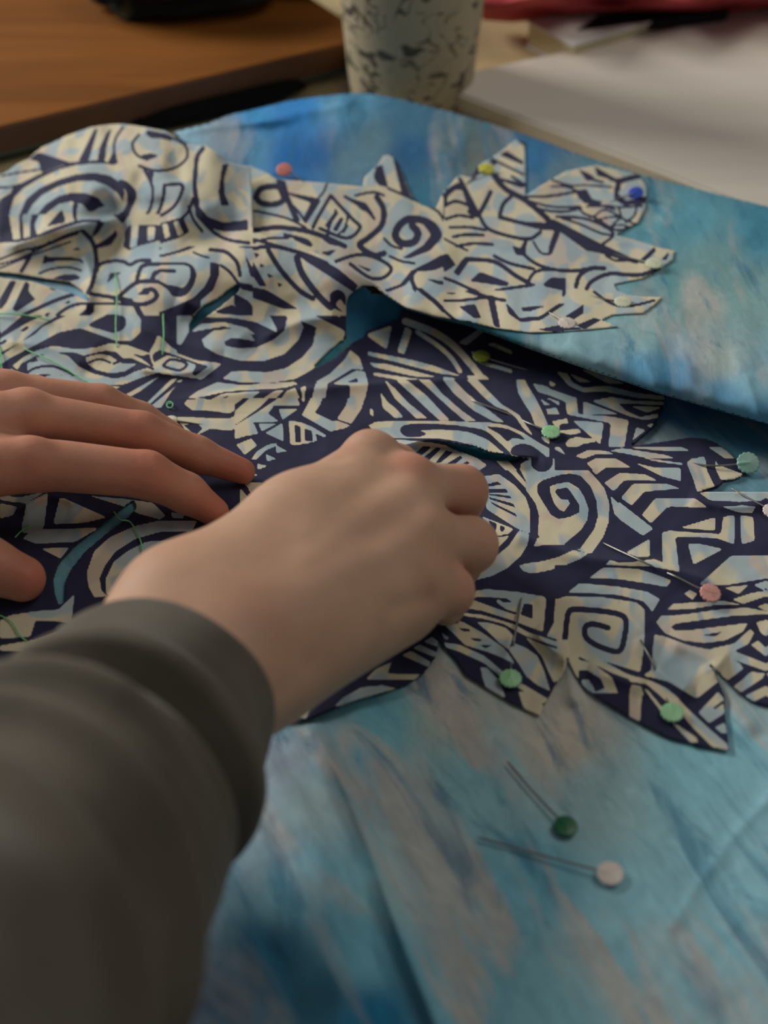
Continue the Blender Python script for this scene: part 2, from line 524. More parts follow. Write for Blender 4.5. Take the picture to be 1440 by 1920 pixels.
L 700 0 800 0 770 90 720 162 885 240 910 230 1040 275 1000 300 860 332 740 262 603 185 660 80
L 1030 0 1180 0 1140 130 1050 262 918 220 1000 100
L 1253 8 1440 148 1440 207 1248 62
L 1220 120 1347 212 1280 227 1213 172
L 1200 270 1440 235 1440 400 1300 400
L 488 230 600 250 700 290 830 370 700 430 540 457 498 442
D 538 270 590 285 600 427 545 427
D 628 305 695 325 702 422 635 417
D 728 350 800 380 740 412
L 13 450 150 393 202 457 90 542
L 148 582 200 510 300 450 380 433 372 462 280 502 200 582
L 373 453 477 512 373 522
L 283 535 377 577 290 602
L 203 620 300 642 205 677
L 140 710 220 715 150 745
@ 960 740 3 1040 838 1460 1062 d
L 170 245 240 262 307 342 190 282
L 355 345 430 310 540 318 577 337 480 332 400 362
L 420 385 470 358 590 360 672 408 530 410 475 447
L 518 495 600 440 720 441 817 486 620 482 560 542
L 548 568 792 760 735 792 573 660
L 545 315 620 300 870 340 985 387 870 380 640 332
L 650 298 780 280 870 260 930 285 1007 316 860 317
L 1048 260 1120 248 1180 280 1267 372 1200 360 1110 300
L 988 370 1080 345 1110 430 1167 510 1040 547
L 1138 365 1180 390 1302 440 1260 472 1190 482 1150 430
L 688 385 850 400 952 413 952 487 850 462
@ 1160 860 5.143 1160 860 1500 1062 d
L 0 12 115 82 0 88
L 150 38 330 82 602 90 602 217 420 173
S 8 280 10 450 50 620 52
L 230 0 330 5 640 45 600 60 380 30
L 655 40 700 0 835 0 850 110 925 265 977 257 755 322 720 200
L 928 8 960 60 1205 150 1140 202 985 207 935 100
L -60 138 245 147 378 210 55 208 0 262 -60 330
L 20 378 140 240 475 244 595 288 248 318 125 453
L 222 542 350 384 500 383 740 384 860 470 475 463 312 625
L -60 370 0 413 337 675 232 744 0 580 -60 520
L 770 325 900 313 1100 318 1500 316 1500 340 1440 366 1365 409 1150 416 880 402
L 998 465 1190 450 1322 460 1290 522 1150 517
L 587 667 932 563 927 694
L 1008 560 1119 544 1117 828 960 772 850 761 545 755 580 1035 425 1035 419 712 490 693 700 710 985 726
L 1170 547 1297 560 1314 790 1185 827
L 68 907 297 773 300 942 180 947
L 668 824 800 824 1008 872 720 1023
L 970 1035 1085 936 1500 928 1500 1035
L 0 1035 0 1005 100 1000 230 985 340 965 427 1000 427 1035
@ 860 840 4.8 858 882 1160 1122 d
L 548 170 575 118 650 108 665 150 700 205 780 212 847 170 852 78 1030 68 1200 230 1312 360 1357 500 1352 660 1302 800 1190 957 940 872 715 797 722 600 692 500 600 370 628 342 570 240
D 707 330 760 288 900 245 1000 228 1100 250 1190 350 1242 480 1252 620 1220 730 1085 917 940 872 1100 740 1162 640 1167 540 1130 440 1080 360 990 308 900 318 818 345 830 420 860 500 910 560 950 572 1002 500 985 465 920 460 868 400 882 368 980 358 1012 400 1085 510 1085 580 1000 620 900 640 830 600 760 490 707 400
d 650 150 680 90 760 84 842 84 852 130 812 192 760 215 700 202
D 455 120 560 108 545 180 628 342 560 252 480 150
L 328 113 445 118 560 260 650 360 695 460 600 360 480 230
L 200 260 360 233 500 330 602 440 642 560 640 772 520 722 250 550 240 400
D 250 330 345 300 392 330 262 347
D 262 370 425 365 447 402 268 402
D 268 410 460 430 482 457 268 422
D 268 440 490 500 512 537 280 460
D 262 470 510 590 527 622 330 522
L 205 612 495 727 450 772 340 792 330 720 260 690
D 268 650 342 680 332 762 290 710
D 373 693 422 715 400 752 373 747
L 545 740 637 775 620 870 560 970 440 1080 300 1152 140 1192 113 1152 220 1070 340 970 450 880
L 343 802 460 790 350 902 340 872
L 715 800 942 872 800 870 673 887
L 543 1060 600 1040 750 1020 900 980 1030 918 1165 950 1090 1000 900 1080 750 1115 650 1130 580 1107
L 0 60 60 70 140 90 252 155 150 217 0 172
D 0 150 80 118 97 135 20 167
L 1153 155 1230 93 1440 98 1440 167 1340 165 1235 242
L 1308 315 1440 228 1440 352 1390 387
L 1363 428 1440 500 1440 632 1400 592
L 1048 62 1110 13 1380 18 1390 60 1200 45 1120 97
L 1323 1050 1360 1008 1440 1030 1440 1052
L 1168 1167 1280 1073 1440 1088 1440 1167
L 983 1302 1100 1213 1440 1238 1440 1302
L 140 1278 400 1280 800 1344 120 1344
@ 960 1000 3 1040 1060 1470 1300 d
L 523 180 560 150 720 163 840 143 930 188 942 217 880 205 780 185 640 182
L 433 252 510 193 700 198 800 228 897 265 870 302 760 282 600 257
L 313 332 380 280 600 300 760 328 832 370 790 442 740 382 600 347 450 337
L 850 0 920 0 942 212 900 190 850 150
L 993 58 1100 63 1192 90 1018 182
L 1048 292 1230 128 1500 123 1500 240 1440 252 1200 292
L 1193 305 1332 290 1275 342
L 1358 290 1442 262 1420 322
L 1238 372 1350 335 1500 310 1500 340 1440 350 1300 397
L 1378 412 1500 370 1500 450 1440 442
L 968 340 1000 318 1042 340 1015 374
L 868 430 910 395 1050 388 1180 378 1292 400 1150 402 1000 427
L 810 500 840 463 960 458 1150 430 1320 418 1500 452 1440 455 1250 463 1050 490 920 508 893 528 920 548 1000 545 1200 520 1327 504 1300 552 1200 602 1080 617 960 602 860 562
D 1058 575 1185 552 1145 580
L 1108 652 1250 620 1340 538 1362 560 1330 622 1250 662 1500 760 1500 800 1250 712
L 1373 500 1500 470 1500 620 1400 562
L 1343 627 1385 603 1500 710 1500 740 1440 702
L 193 577 240 378 300 353 500 358 700 388 747 430 742 640 722 782 560 732 300 642
S 22 295 640 305 520 320 442 360 428 480 435 600 455 640 490 635 570 603 662 500 640 430 600 408 560 420 518 470 512 540 532
L 0 538 200 598 480 698 640 788 760 828 860 878 960 960 900 960 820 882 700 842 560 792 300 662 0 562
D 300 655 560 785 700 835 820 878 900 960 870 960 800 900 690 860 560 815 300 680
L 800 568 860 580 1000 632 1150 662 1280 730 1302 760 1215 827 1160 830 1050 932 900 872 740 797 782 770
L 325 700 450 728 562 810 597 900 580 960 450 960 360 860 330 760
D 350 775 420 768 500 818 522 870 470 892 450 850 400 820 380 850 360 830
L 385 830 430 820 467 890 440 895
L 678 858 750 868 800 960 690 960
L 1213 827 1292 760 1213 718
L 1248 862 1345 778 1432 790 1280 892
L 1308 917 1500 820 1500 880 1340 942
@ 820 1080 4.8 815 1100 1045 1360 d
L 318 190 350 130 450 118 720 143 982 188 952 502 850 467 640 387 400 312 238 287 280 225
D 308 210 360 188 620 198 672 235 600 242 545 205 530 235 620 300 725 332 700 347 560 302
D 778 250 857 255 857 387 748 347
L 200 330 400 348 700 438 820 508 1100 598 1440 718 1440 742 1100 642 800 542 720 502 600 432 400 382 200 352
L 350 413 480 423 620 468 690 540 640 662 560 602 480 522
L 68 445 130 383 240 418 400 508 600 648 680 758 692 792 600 742 450 682 250 622 150 522
D 188 468 280 473 302 497 230 497
D 288 553 412 570 380 592 330 582
D 388 623 502 620 430 652
D 98 420 202 403 180 432
L 33 503 102 555 90 577 58 560
L 58 598 200 618 420 718 540 818 600 878 720 958 780 978 1002 1110 950 1152 740 1012 560 902 420 782 200 682 78 642
L 388 818 450 830 540 920 580 1000 612 1092 560 1092 440 1012 408 920
L 728 1038 800 1048 962 1170 920 1262 778 1192
L 640 660 700 608 800 648 900 718 960 850 1015 1035 900 982 800 902 740 802
L 788 548 950 618 1150 678 1172 780 1130 882 1050 962 1000 862 940 722 880 652
L 983 542 1050 420 1060 208 1110 188 1440 188 1440 292 1200 290 1160 320 1165 502 1120 582
@ 820 1080 4.8 1045 1200 1085 1300 l
L 1180 688 1300 738 1440 818 1440 862 1250 832 1200 762
@ 520 1160 3.79 520 1180 822 1395 d
L 160 700 220 520 280 508 400 430 500 408 450 482 330 572 240 642 200 712
L 78 680 160 638 182 712 90 707
L 408 622 470 558 600 488 750 473 852 500 760 522 600 572 500 622
L 628 432 700 358 812 308 782 390 1017 395 980 432
L 883 260 950 228 1092 310 1070 342
L 963 210 1010 183 1142 245 1115 272
L 1038 165 1100 128 1162 180 1150 202
@ 1180 1160 5.54 1180 1270 1470 1420 d
L 18 690 120 698 150 790 130 800 110 1072 -40 1000
L 0 598 100 608 230 648 380 718 480 798 600 928 800 1118 1022 1308 1030 1370 860 1332 650 1122 560 1012 400 872 300 782 180 682 0 652
D 288 790 382 880 362 907 310 872
L 150 728 190 740 340 918 480 1088 700 1238 712 1287 640 1292 480 1122 320 952
L 718 975 800 888 920 758 980 830 990 980 830 1087
D 868 930 970 848 977 882 890 942
L 888 1130 990 1078 1022 1192 960 1192
L 130 590 240 540 230 400 235 180 260 158 700 298 1030 468 1192 510 1020 642 940 560 900 640 925 652 700 832 400 652 200 602
L 1083 705 1280 548 1412 600 1160 767
L 1198 802 1500 660 1500 760 1290 862
@ 0 900 3 -60 915 440 1240 d
L 0 78 100 100 260 63 160 120 150 132 60 122 0 112
L 0 130 100 150 70 200 0 217
L 148 130 272 70 247 270 130 302 120 270 140 180
L 338 93 602 210 480 240 298 250
L 128 330 180 280 560 268 420 350 200 357
L 228 385 390 380 340 442
L 500 88 720 108 860 128 932 200 900 222 780 190 700 150
L 960 180 1040 190 1030 215 970 212
L 532 662 498 600 488 520 530 400 620 320 760 258 900 228 1110 228 1080 287 900 292 760 332 650 402 590 482 560 552 570 620 602 652
L 598 642 593 560 640 460 720 398 820 348 930 338 1060 338 1020 392 900 412 760 462 680 532 640 602 645 642
L 668 642 680 588 760 518 860 478 942 458 860 532 760 602
L 0 790 60 760 200 738 330 728 420 640 400 800 200 790 170 882 0 892
L 0 932 180 900 400 820 300 960 0 962
@ 800 240 3 832 240 1300 545 n
D 255 240 290 212 282 268 262 300
S 11 370 268 430 340 545 387
S 10 478 272 530 305 556 322
D 335 175 400 195 380 215
S 9 330 150 400 190 545 262
D 850 232 940 283 1005 300 990 312 900 290
D 940 213 1060 287 1180 258 1203 275 1090 312 1040 300 960 250
D 838 350 900 343 930 400 995 415 960 442 880 420
D 1056 332 1088 308 1078 370 1120 408 1232 393 1227 427 1110 437 1056 402
S 11 550 387 700 382 840 358
S 8 700 290 800 322 900 322 1040 332
S 10 570 432 640 457 760 472 870 450
S 8 900 442 990 440 1060 460
S 9 760 508 860 540 980 592 1045 602
S 8 880 480 960 512 1060 572 1150 560
S 8 1080 450 1090 500 1050 540
S 8 1180 430 1170 490 1120 530
S 11 350 370 300 482
S 12 95 500 90 440 95 380
S 8 60 600 130 640 230 690
S 8 600 640 640 700 690 712
S 8 1010 720 1060 745 1120 745
@ 400 260 3 474 280 832 540 n
S 10 410 345 470 400 520 470
S 8 580 345 620 300 640 250
S 10 800 320 900 300 960 320
S 9 960 560 1000 600 1060 620
S 8 690 400 660 480 640 540
S 8 760 420 740 500 700 540
S 10 985 280 1100 330 1250 400 1300 470 1320 560
S 9 1290 310 1330 400 1330 500
S 9 200 400 300 420 420 450 520 500
S 9 200 590 320 560 420 560
@ 0 500 3 290 590 425 716 n
L 850 490 885 386 915 425 950 470 1100 525 1250 545 1135 636 1000 614 905 602 850 548
D 850 562 838 500 900 468 960 488 1110 543 1175 560 1100 614 1078 605 1105 553 1000 512 940 499 870 537
S 10 925 547 965 522 1050 545 1012 582 925 562 925 547
L 945 547 975 535 1028 548 1005 567 955 560
L 1032 636 968 700 908 795 850 800 905 760 950 700 1000 640
D 1040 620 1120 632 1060 700 1030 780 960 800 1000 700
@ 0 500 3 -60 592 332 716 n
S 9 150 600 200 570 300 560 420 610
S 9 60 560 110 600 140 640
S 9 640 545 720 520 780 540 860 575
S 8 500 540 560 520 620 540
"""
MU0, MV0, MS = -60, 210, 2.0           # raster origin (photo px) and px per unit; only used to look up ink at cloth vertices
MW, MH = int(1580 * MS), int(1220 * MS)
def paint_motif(layer):
    M = np.ones((MH, MW), np.float32)
    ox = oy = 0; s = 1; clip = None; skip = False
    for ln in PATTERN.strip().splitlines():
        t = ln.split()
        if not t or t[0] == '#': continue
        if t[0] == '@':
            skip = len(t) > 9 and t[9] != layer
            if skip: continue
            ox, oy, s = float(t[1]), float(t[2]), float(t[3]); cl = [float(q) for q in t[4:8]]
            clip = (max(0, int((cl[0] - MU0) * MS)), max(0, int((cl[1] - MV0) * MS)), min(MW, int((cl[2] - MU0) * MS)), min(MH, int((cl[3] - MV0) * MS)))
            if t[8] != 'n': M[clip[1]:clip[3], clip[0]:clip[2]] = 1.0 if t[8] == 'd' else 0.0
            continue
        if skip: continue
        stroke = t[0] in 'Ss'; nums = [float(q) for q in t[1:]]; wd = 0
        if stroke: wd = nums[0] / s * MS * 0.5 * 1.35 + .7; nums = nums[1:]
        p = np.array(nums).reshape(-1, 2)
        p = (p / s + [ox - MU0, oy - MV0]) * MS
        val = {'L': 0, 'l': 0, 's': 0, 'D': 1, 'd': 1, 'S': 1}[t[0]]
        if stroke: p = catmull(p, n=5)
        elif t[0] in 'ld': p = catmull(p, True, 5)
        else: p = chaikin(p, 1, 0.07)
        x0 = max(clip[0], int(p[:, 0].min() - wd - 2)); x1 = min(clip[2], int(p[:, 0].max() + wd + 3))
        y0 = max(clip[1], int(p[:, 1].min() - wd - 2)); y1 = min(clip[3], int(p[:, 1].max() + wd + 3))
        if x1 <= x0 or y1 <= y0: continue
        X, Y = np.meshgrid(np.arange(x0, x1) + .5, np.arange(y0, y1) + .5)
        m = (seg_dist(X, Y, p) < wd) if stroke else inside(X, Y, p)
        sub = M[y0:y1, x0:x1]; sub[m] = val
    # the motif repeats under the hands
    def blk(x0, y0, x1, y1): return slice(int((y0 - MV0) * MS), int((y1 - MV0) * MS)), slice(int((x0 - MU0) * MS), int((x1 - MU0) * MS))
    M[blk(450, 905, 830, 1100)] = M[blk(970, 905, 1350, 1100)].copy(); M[blk(450, 1100, 790, 1165)] = M[blk(970, 1100, 1310, 1165)].copy()
    M[blk(20, 840, 250, 905)] = M[blk(1160, 960, 1390, 1025)].copy()
    for _ in range(2):
        M[1:-1] = (M[:-2] + 2 * M[1:-1] + M[2:]) / 4; M[:, 1:-1] = (M[:, :-2] + 2 * M[:, 1:-1] + M[:, 2:]) / 4
    return M
def ink_at(M, u, v):
    uu_ = np.abs(u); uu_ = np.where(uu_ > 1436, 2872 - uu_, uu_)
    x = np.clip((uu_ - MU0) * MS - .5, 0, MW - 2.001); y = np.clip((v - MV0) * MS - .5, 0, MH - 2.001)
    xi = x.astype(int); yi = y.astype(int); fx = x - xi; fy = y - yi
    return (M[yi, xi] * (1 - fx) + M[yi, xi + 1] * fx) * (1 - fy) + (M[yi + 1, xi] * (1 - fx) + M[yi + 1, xi + 1] * fx) * fy

# ------------------------------------------------------------------ materials
def mat(name):
    m = bpy.data.materials.new(name); m.use_nodes = True; nt = m.node_tree; nt.nodes.clear()
    out = nt.nodes.new('ShaderNodeOutputMaterial'); b = nt.nodes.new('ShaderNodeBsdfPrincipled')
    nt.links.new(b.outputs[0], out.inputs[0]); return m, nt, b
def nd(nt, typ, **kw):
    n = nt.nodes.new(typ)
    for k, v in kw.items():
        if k.startswith('i_'):
            key = k[2:]; n.inputs[int(key) if key.isdigit() else key].default_value = v
        else: setattr(n, k, v)
    return n
def ramp(nt, stops, interp='LINEAR'):
    r = nt.nodes.new('ShaderNodeValToRGB'); r.color_ramp.interpolation = interp; e = r.color_ramp.elements
    while len(e) < len(stops): e.new(0.5)
    for i, (p, c) in enumerate(stops): e[i].position = p; e[i].color = tuple(c) + (1,) if len(c) == 3 else c
    return r
def mixc(nt, fac, a, b, mode='MIX'):
    m = nt.nodes.new('ShaderNodeMix'); m.data_type = 'RGBA'; m.blend_type = mode
    L = nt.links
    for sock, val in ((m.inputs[0], fac), (m.inputs[6], a), (m.inputs[7], b)):
        if hasattr(val, 'links'): L.new(val, sock)
        elif isinstance(val, (int, float)): sock.default_value = val
        else: sock.default_value = tuple(val) + (1,)
    return m.outputs[2]
def bump(nt, b, h, strength=0.3, dist=0.001):
    n = nd(nt, 'ShaderNodeBump', i_Strength=strength, i_Distance=dist); nt.links.new(h, n.inputs['Height']); nt.links.new(n.outputs[0], b.inputs['Normal'])
def noise(nt, vec, scale, detail=3, rough=.5, dist=0.0):
    n = nd(nt, 'ShaderNodeTexNoise', i_Scale=scale, i_Detail=detail, i_Roughness=rough, i_Distortion=dist)
    if vec is not None: nt.links.new(vec, n.inputs['Vector'])
    return n.outputs['Fac']
def mapped(nt, src, scale=(1, 1, 1), rot=(0, 0, 0), loc=(0, 0, 0)):
    m = nd(nt, 'ShaderNodeMapping'); m.inputs['Scale'].default_value = scale; m.inputs['Rotation'].default_value = rot; m.inputs['Location'].default_value = loc
    nt.links.new(src, m.inputs['Vector']); return m.outputs[0]
def objco(nt): return nt.nodes.new('ShaderNodeTexCoord').outputs['Object']
def plain(name, col, rough=.6, bumpscale=None, bs=.2, var=.12, metal=0, **kw):
    m, nt, b = mat(name); co = objco(nt); n = noise(nt, co, kw.get('vs', 14), 4)
    c0 = np.asarray(col, float); r = ramp(nt, [(.3, c0 * (1 - var)), (.7, np.minimum(c0 * (1 + var), 1))])
    nt.links.new(n, r.inputs[0]); nt.links.new(r.outputs[0], b.inputs['Base Color']); b.inputs['Roughness'].default_value = rough; b.inputs['Metallic'].default_value = metal; b.inputs['Specular IOR Level'].default_value = kw.get('spec', .25)
    if bumpscale: bump(nt, b, noise(nt, co, bumpscale, 3), bs, .0006)
    return m

def weave(nt, b, st=.25):
    co = nt.nodes.new('ShaderNodeAttribute'); co.attribute_name = 'cloth'
    w1 = nd(nt, 'ShaderNodeTexWave', i_Scale=900.0, i_Distortion=1.5); w1.bands_direction = 'X'
    w2 = nd(nt, 'ShaderNodeTexWave', i_Scale=900.0, i_Distortion=1.5); w2.bands_direction = 'Y'
    nt.links.new(co.outputs['Vector'], w1.inputs[0]); nt.links.new(co.outputs['Vector'], w2.inputs[0])
    ad = nd(nt, 'ShaderNodeMath', operation='ADD'); nt.links.new(w1.outputs['Fac'], ad.inputs[0]); nt.links.new(w2.outputs['Fac'], ad.inputs[1])
    n = noise(nt, co.outputs['Vector'], 180, 4, .6)
    a2 = nd(nt, 'ShaderNodeMath', operation='MULTIPLY_ADD'); nt.links.new(n, a2.inputs[0]); a2.inputs[1].default_value = 5.0; nt.links.new(ad.outputs[0], a2.inputs[2])
    bump(nt, b, a2.outputs[0], st, .00025)

def mat_print():
    m, nt, b = mat('printed_cotton'); L = nt.links
    at = nt.nodes.new('ShaderNodeAttribute'); at.attribute_name = 'ink'
    co = nt.nodes.new('ShaderNodeAttribute'); co.attribute_name = 'cloth'; V = co.outputs['Vector']
    fuzz = noise(nt, V, 700, 2)
    add = nd(nt, 'ShaderNodeMath', operation='MULTIPLY_ADD'); L.new(fuzz, add.inputs[0]); add.inputs[1].default_value = .06; L.new(at.outputs['Fac'], add.inputs[2])
    st = ramp(nt, [(.42, (0, 0, 0)), (.62, (1, 1, 1))]); L.new(add.outputs[0], st.inputs[0])
    n1 = noise(nt, mapped(nt, V, (62, 34, 1), (0, 0, .6)), 1.0, 0, .5, .6)
    r1 = ramp(nt, [(.48, (0, 0, 0)), (.55, (.9, .9, .9))]); L.new(n1, r1.inputs[0])
    n2 = noise(nt, mapped(nt, V, (60, 28, 1), (0, 0, .35), (3, 5, 0)), 1.0, 0, .5, .8)
    r2 = ramp(nt, [(.58, (0, 0, 0)), (.68, (.7, .7, .7))]); L.new(n2, r2.inputs[0])
    c = mixc(nt, r1.outputs[0], srgb(216, 205, 174), srgb(170, 188, 194))
    c = mixc(nt, r2.outputs[0], c, srgb(206, 186, 166))
    n3 = noise(nt, mapped(nt, V, (80, 34, 1), (0, 0, -.5), (9, 1, 0)), 1.0, 1, .5, .5)
    r3 = ramp(nt, [(.58, (0, 0, 0)), (.66, (1, 1, 1))]); L.new(n3, r3.inputs[0])
    f3 = nd(nt, 'ShaderNodeMath', operation='MULTIPLY'); L.new(r3.outputs[0], f3.inputs[0]); f3.inputs[1].default_value = .8
    c = mixc(nt, f3.outputs[0], c, srgb(156, 176, 186))
    n4 = noise(nt, V, 60, 3); r4 = ramp(nt, [(.3, srgb(36, 35, 64)), (.7, srgb(46, 45, 74))]); L.new(n4, r4.inputs[0])
    c = mixc(nt, st.outputs[0], c, r4.outputs[0])
    L.new(c, b.inputs['Base Color']); b.inputs['Roughness'].default_value = .82; b.inputs['Specular IOR Level'].default_value = .25
    b.inputs['Sheen Weight'].default_value = .05
    weave(nt, b, .3); return m
def mat_batik():
    m, nt, b = mat('dyed_batik_cotton'); L = nt.links
    at = nt.nodes.new('ShaderNodeAttribute'); at.attribute_name = 'dye_shade'
    co = nt.nodes.new('ShaderNodeAttribute'); co.attribute_name = 'cloth'; V = co.outputs['Vector']
    sv = nt.nodes.new('ShaderNodeAttribute'); sv.attribute_name = 'streak'; S = sv.outputs['Vector']
    a = noise(nt, mapped(nt, S, (46, 9, 1)), 1.0, 5, .55, .7)
    ra = ramp(nt, [(.50, (0, 0, 0)), (.62, (.9, .9, .9))]); L.new(a, ra.inputs[0])
    fa = nd(nt, 'ShaderNodeMath', operation='MULTIPLY'); L.new(ra.outputs[0], fa.inputs[0]); L.new(at.outputs['Alpha'], fa.inputs[1])
    c = mixc(nt, fa.outputs[0], at.outputs['Color'], srgb(204, 194, 184))
    d = noise(nt, mapped(nt, S, (60, 12, 1), loc=(7, 3, 0)), 1.0, 6, .65, 1.2)
    rd = ramp(nt, [(.53, (0, 0, 0)), (.65, (1, 1, 1))]); L.new(d, rd.inputs[0])
    fd = nd(nt, 'ShaderNodeMath', operation='MULTIPLY'); L.new(rd.outputs[0], fd.inputs[0]); fd.inputs[1].default_value = .6
    c = mixc(nt, fd.outputs[0], c, srgb(52, 122, 156))
    e = noise(nt, mapped(nt, S, (200, 60, 1), loc=(1, 9, 0)), 1.0, 6, .7, .8)
    re = ramp(nt, [(.35, (.82, .84, .86)), (.7, (1.1, 1.1, 1.1))]); L.new(e, re.inputs[0])
    c = mixc(nt, 1.0, c, re.outputs[0], 'MULTIPLY')
    L.new(c, b.inputs['Base Color']); b.inputs['Roughness'].default_value = .75; b.inputs['Specular IOR Level'].default_value = .2
    b.inputs['Sheen Weight'].default_value = .04
    weave(nt, b, .35); return m
def mat_skin(name, base, red, deep):
    m, nt, b = mat(name); L = nt.links; co = objco(nt)
    at = nt.nodes.new('ShaderNodeAttribute'); at.attribute_name = 'flush'
    n = noise(nt, co, 45, 5, .6); r = ramp(nt, [(.35, base), (.68, np.asarray(base) * .86)]); L.new(n, r.inputs[0])
    c = mixc(nt, at.outputs['Fac'], r.outputs[0], red)
    n2 = noise(nt, co, 20, 2); r2 = ramp(nt, [(.5, (0, 0, 0)), (.8, (.5, .5, .5))]); L.new(n2, r2.inputs[0])
    c = mixc(nt, r2.outputs[0], c, deep)
    L.new(c, b.inputs['Base Color']); b.inputs['Roughness'].default_value = .52
    b.inputs['Subsurface Weight'].default_value = .22; b.inputs['Subsurface Radius'].default_value = (.008, .003, .0015); b.inputs['Subsurface Scale'].default_value = .6
    b.inputs['Specular IOR Level'].default_value = .35
    v = nd(nt, 'ShaderNodeTexVoronoi', i_Scale=900.0); L.new(co, v.inputs['Vector'])
    v2 = noise(nt, co, 260, 4)
    ad = nd(nt, 'ShaderNodeMath', operation='ADD'); L.new(v.outputs['Distance'], ad.inputs[0]); L.new(v2, ad.inputs[1])
    bump(nt, b, ad.outputs[0], .12, .0004); return m
def mat_wood(name, c1, c2, scale=1, rot=0, rough=.4, spec=.4):
    m, nt, b = mat(name); L = nt.links; co = mapped(nt, objco(nt), (2.2 * scale, 30 * scale, 30 * scale), (0, 0, rot))
    n = noise(nt, co, 1.6, 6, .6, 1.0); r = ramp(nt, [(.3, c1), (.7, c2)]); L.new(n, r.inputs[0]); L.new(r.outputs[0], b.inputs['Base Color'])
    b.inputs['Roughness'].default_value = rough; b.inputs['Specular IOR Level'].default_value = spec; bump(nt, b, n, .08, .0005); return m
M_PRINT = mat_print(); M_BATIK = mat_batik()

# ------------------------------------------------------------------ floor and tables
M_FLOOR = plain('grey_floor', srgb(90, 84, 78), .7)
bm = bmesh.new(); bmesh.ops.create_cube(bm, size=1)
bmesh.ops.scale(bm, vec=(6, 6, .05), verts=bm.verts); bmesh.ops.translate(bm, vec=(0, 1, -.025), verts=bm.verts)
tag(bm_obj('floor', bm, M_FLOOR), kind='structure')

bm = bmesh.new(); bmesh.ops.create_cube(bm, size=1)
bmesh.ops.scale(bm, vec=(6, .1, 2.8), verts=bm.verts); bmesh.ops.translate(bm, vec=(0, 4.05, 1.4), verts=bm.verts)
tag(bm_obj('wall_back', bm, plain('off_white_wall', srgb(214, 208, 196), .85)), kind='structure')

def prism(poly, z0, z1, bev=.0015):
    bm = bmesh.new()
    a = [bm.verts.new(W((x, y, z1))) for x, y in poly]; f = bm.faces.new(a); f.normal_update()
    if f.normal.z < 0: f.normal_flip()
    r = bmesh.ops.extrude_face_region(bm, geom=[f]); vs = [g for g in r['geom'] if isinstance(g, bmesh.types.BMVert)]
    bmesh.ops.translate(bm, vec=(0, 0, (z0 - z1) / 100), verts=vs)
    bmesh.ops.recalc_face_normals(bm, faces=bm.faces)
    if bev: bmesh.ops.bevel(bm, geom=list(bm.edges), offset=bev, segments=3, affect='EDGES', clamp_overlap=True)
    return bm
def box_leg(x, y, z0, z1, s=2.0):
    return prism([(x - s, y - s), (x + s, y - s), (x + s, y + s), (x - s, y + s)], z0, z1, .002)
M_TABLE = mat_wood('cream_laminate', srgb(206, 184, 142), srgb(190, 165, 120), .5, .3, .45)
M_WHITE = mat_wood('pale_laminate', srgb(234, 224, 210), srgb(222, 211, 197), .35, .2, .4)
M_EDGE = plain('cream_edge_band', srgb(222, 208, 184), .45)
M_BLACKMETAL = plain('black_metal', srgb(26, 25, 26), .45)
M_GREYMETAL = plain('grey_metal', srgb(112, 108, 98), .4, metal=.3)

def pxy(u, v, z): q = P(u, v, z); return (float(q[0]), float(q[1]))
t = thing('work_table', (0, .7, 0), 'cream laminate worktable spread with blue cloth under both hands', 'table')
tx0, tx1, ty0, ty1 = -52, 62, 18, 165
bm_obj('table_top', prism([(tx0, ty0), (tx1, ty0), (tx1, ty1), (tx0, ty1)], -2.6, 0), M_TABLE, t)
for x in (tx0 + 5, tx1 - 5):
    for y in (ty0 + 5, ty1 - 5): bm_obj('leg', box_leg(x, y, -75, -2.6), M_BLACKMETAL, t)

# pale board with a cream edge lying right of the tumbler
zt = 1.2
A = pxy(846, 169, zt); B = pxy(1300, 344, zt); Cc = pxy(905, 128, zt); Dd = pxy(1440, 14, zt)
A, B, Cc, Dd = map(np.array, (A, B, Cc, Dd))
d1 = (B - A) / np.linalg.norm(B - A); d2 = (Dd - Cc) / np.linalg.norm(Dd - Cc)
far0 = Cc - d2 * 3.0
p1 = A; p2 = A + d1 * 52; p3 = Cc + d2 * 62
nrm = np.array([-d1[1], d1[0]])
t = thing('pale_board', W((p1[0], p1[1], 0)), 'pale wood-grain board with cream edge, right of the tumbler', 'board')
bm_obj('panel', prism([tuple(p1), tuple(p2), tuple(p3), tuple(far0)], 0.05, zt), M_WHITE, t)
n_out = -nrm if np.dot(-nrm, p3 - p1) < 0 else nrm
e = [p1 + n_out * .02, p2 + n_out * .02, p2 + n_out * .16, p1 + n_out * .16]
bm_obj('edge_band', prism([tuple(q) for q in e], 0.03, zt - .1, .0004), M_EDGE, t)

# raised brown desk shelf, upper left
zs = 2.5
M_BROWN = mat_wood('brown_wood_veneer', srgb(150, 92, 38), srgb(112, 66, 22), .5, -.35, .6, .15)
M_BROWNE = mat_wood('brown_wood_edge', srgb(104, 62, 34), srgb(84, 48, 26), .5, -.35, .45)
a = np.array(pxy(0, 238, zs)); b_ = np.array(pxy(640, 84, zs)); dd = (b_ - a) / np.linalg.norm(b_ - a)
nn = np.array([-dd[1], dd[0]])
q0 = a - dd * 30; q1 = b_ + dd * 2.4; q2 = q1 + nn * 70; q3 = q0 + nn * 70
t = thing('shelf_board', W((float(a[0]), float(a[1]), 0)), 'raised brown wooden desktop with grey underside trim, upper left of the cloth', 'desk')
bm_obj('board', prism([tuple(q0), tuple(q1), tuple(q2), tuple(q3)], 1.0, zs), M_BROWN, t)
f0, f1 = q0 - nn * .12, q1 - nn * .12
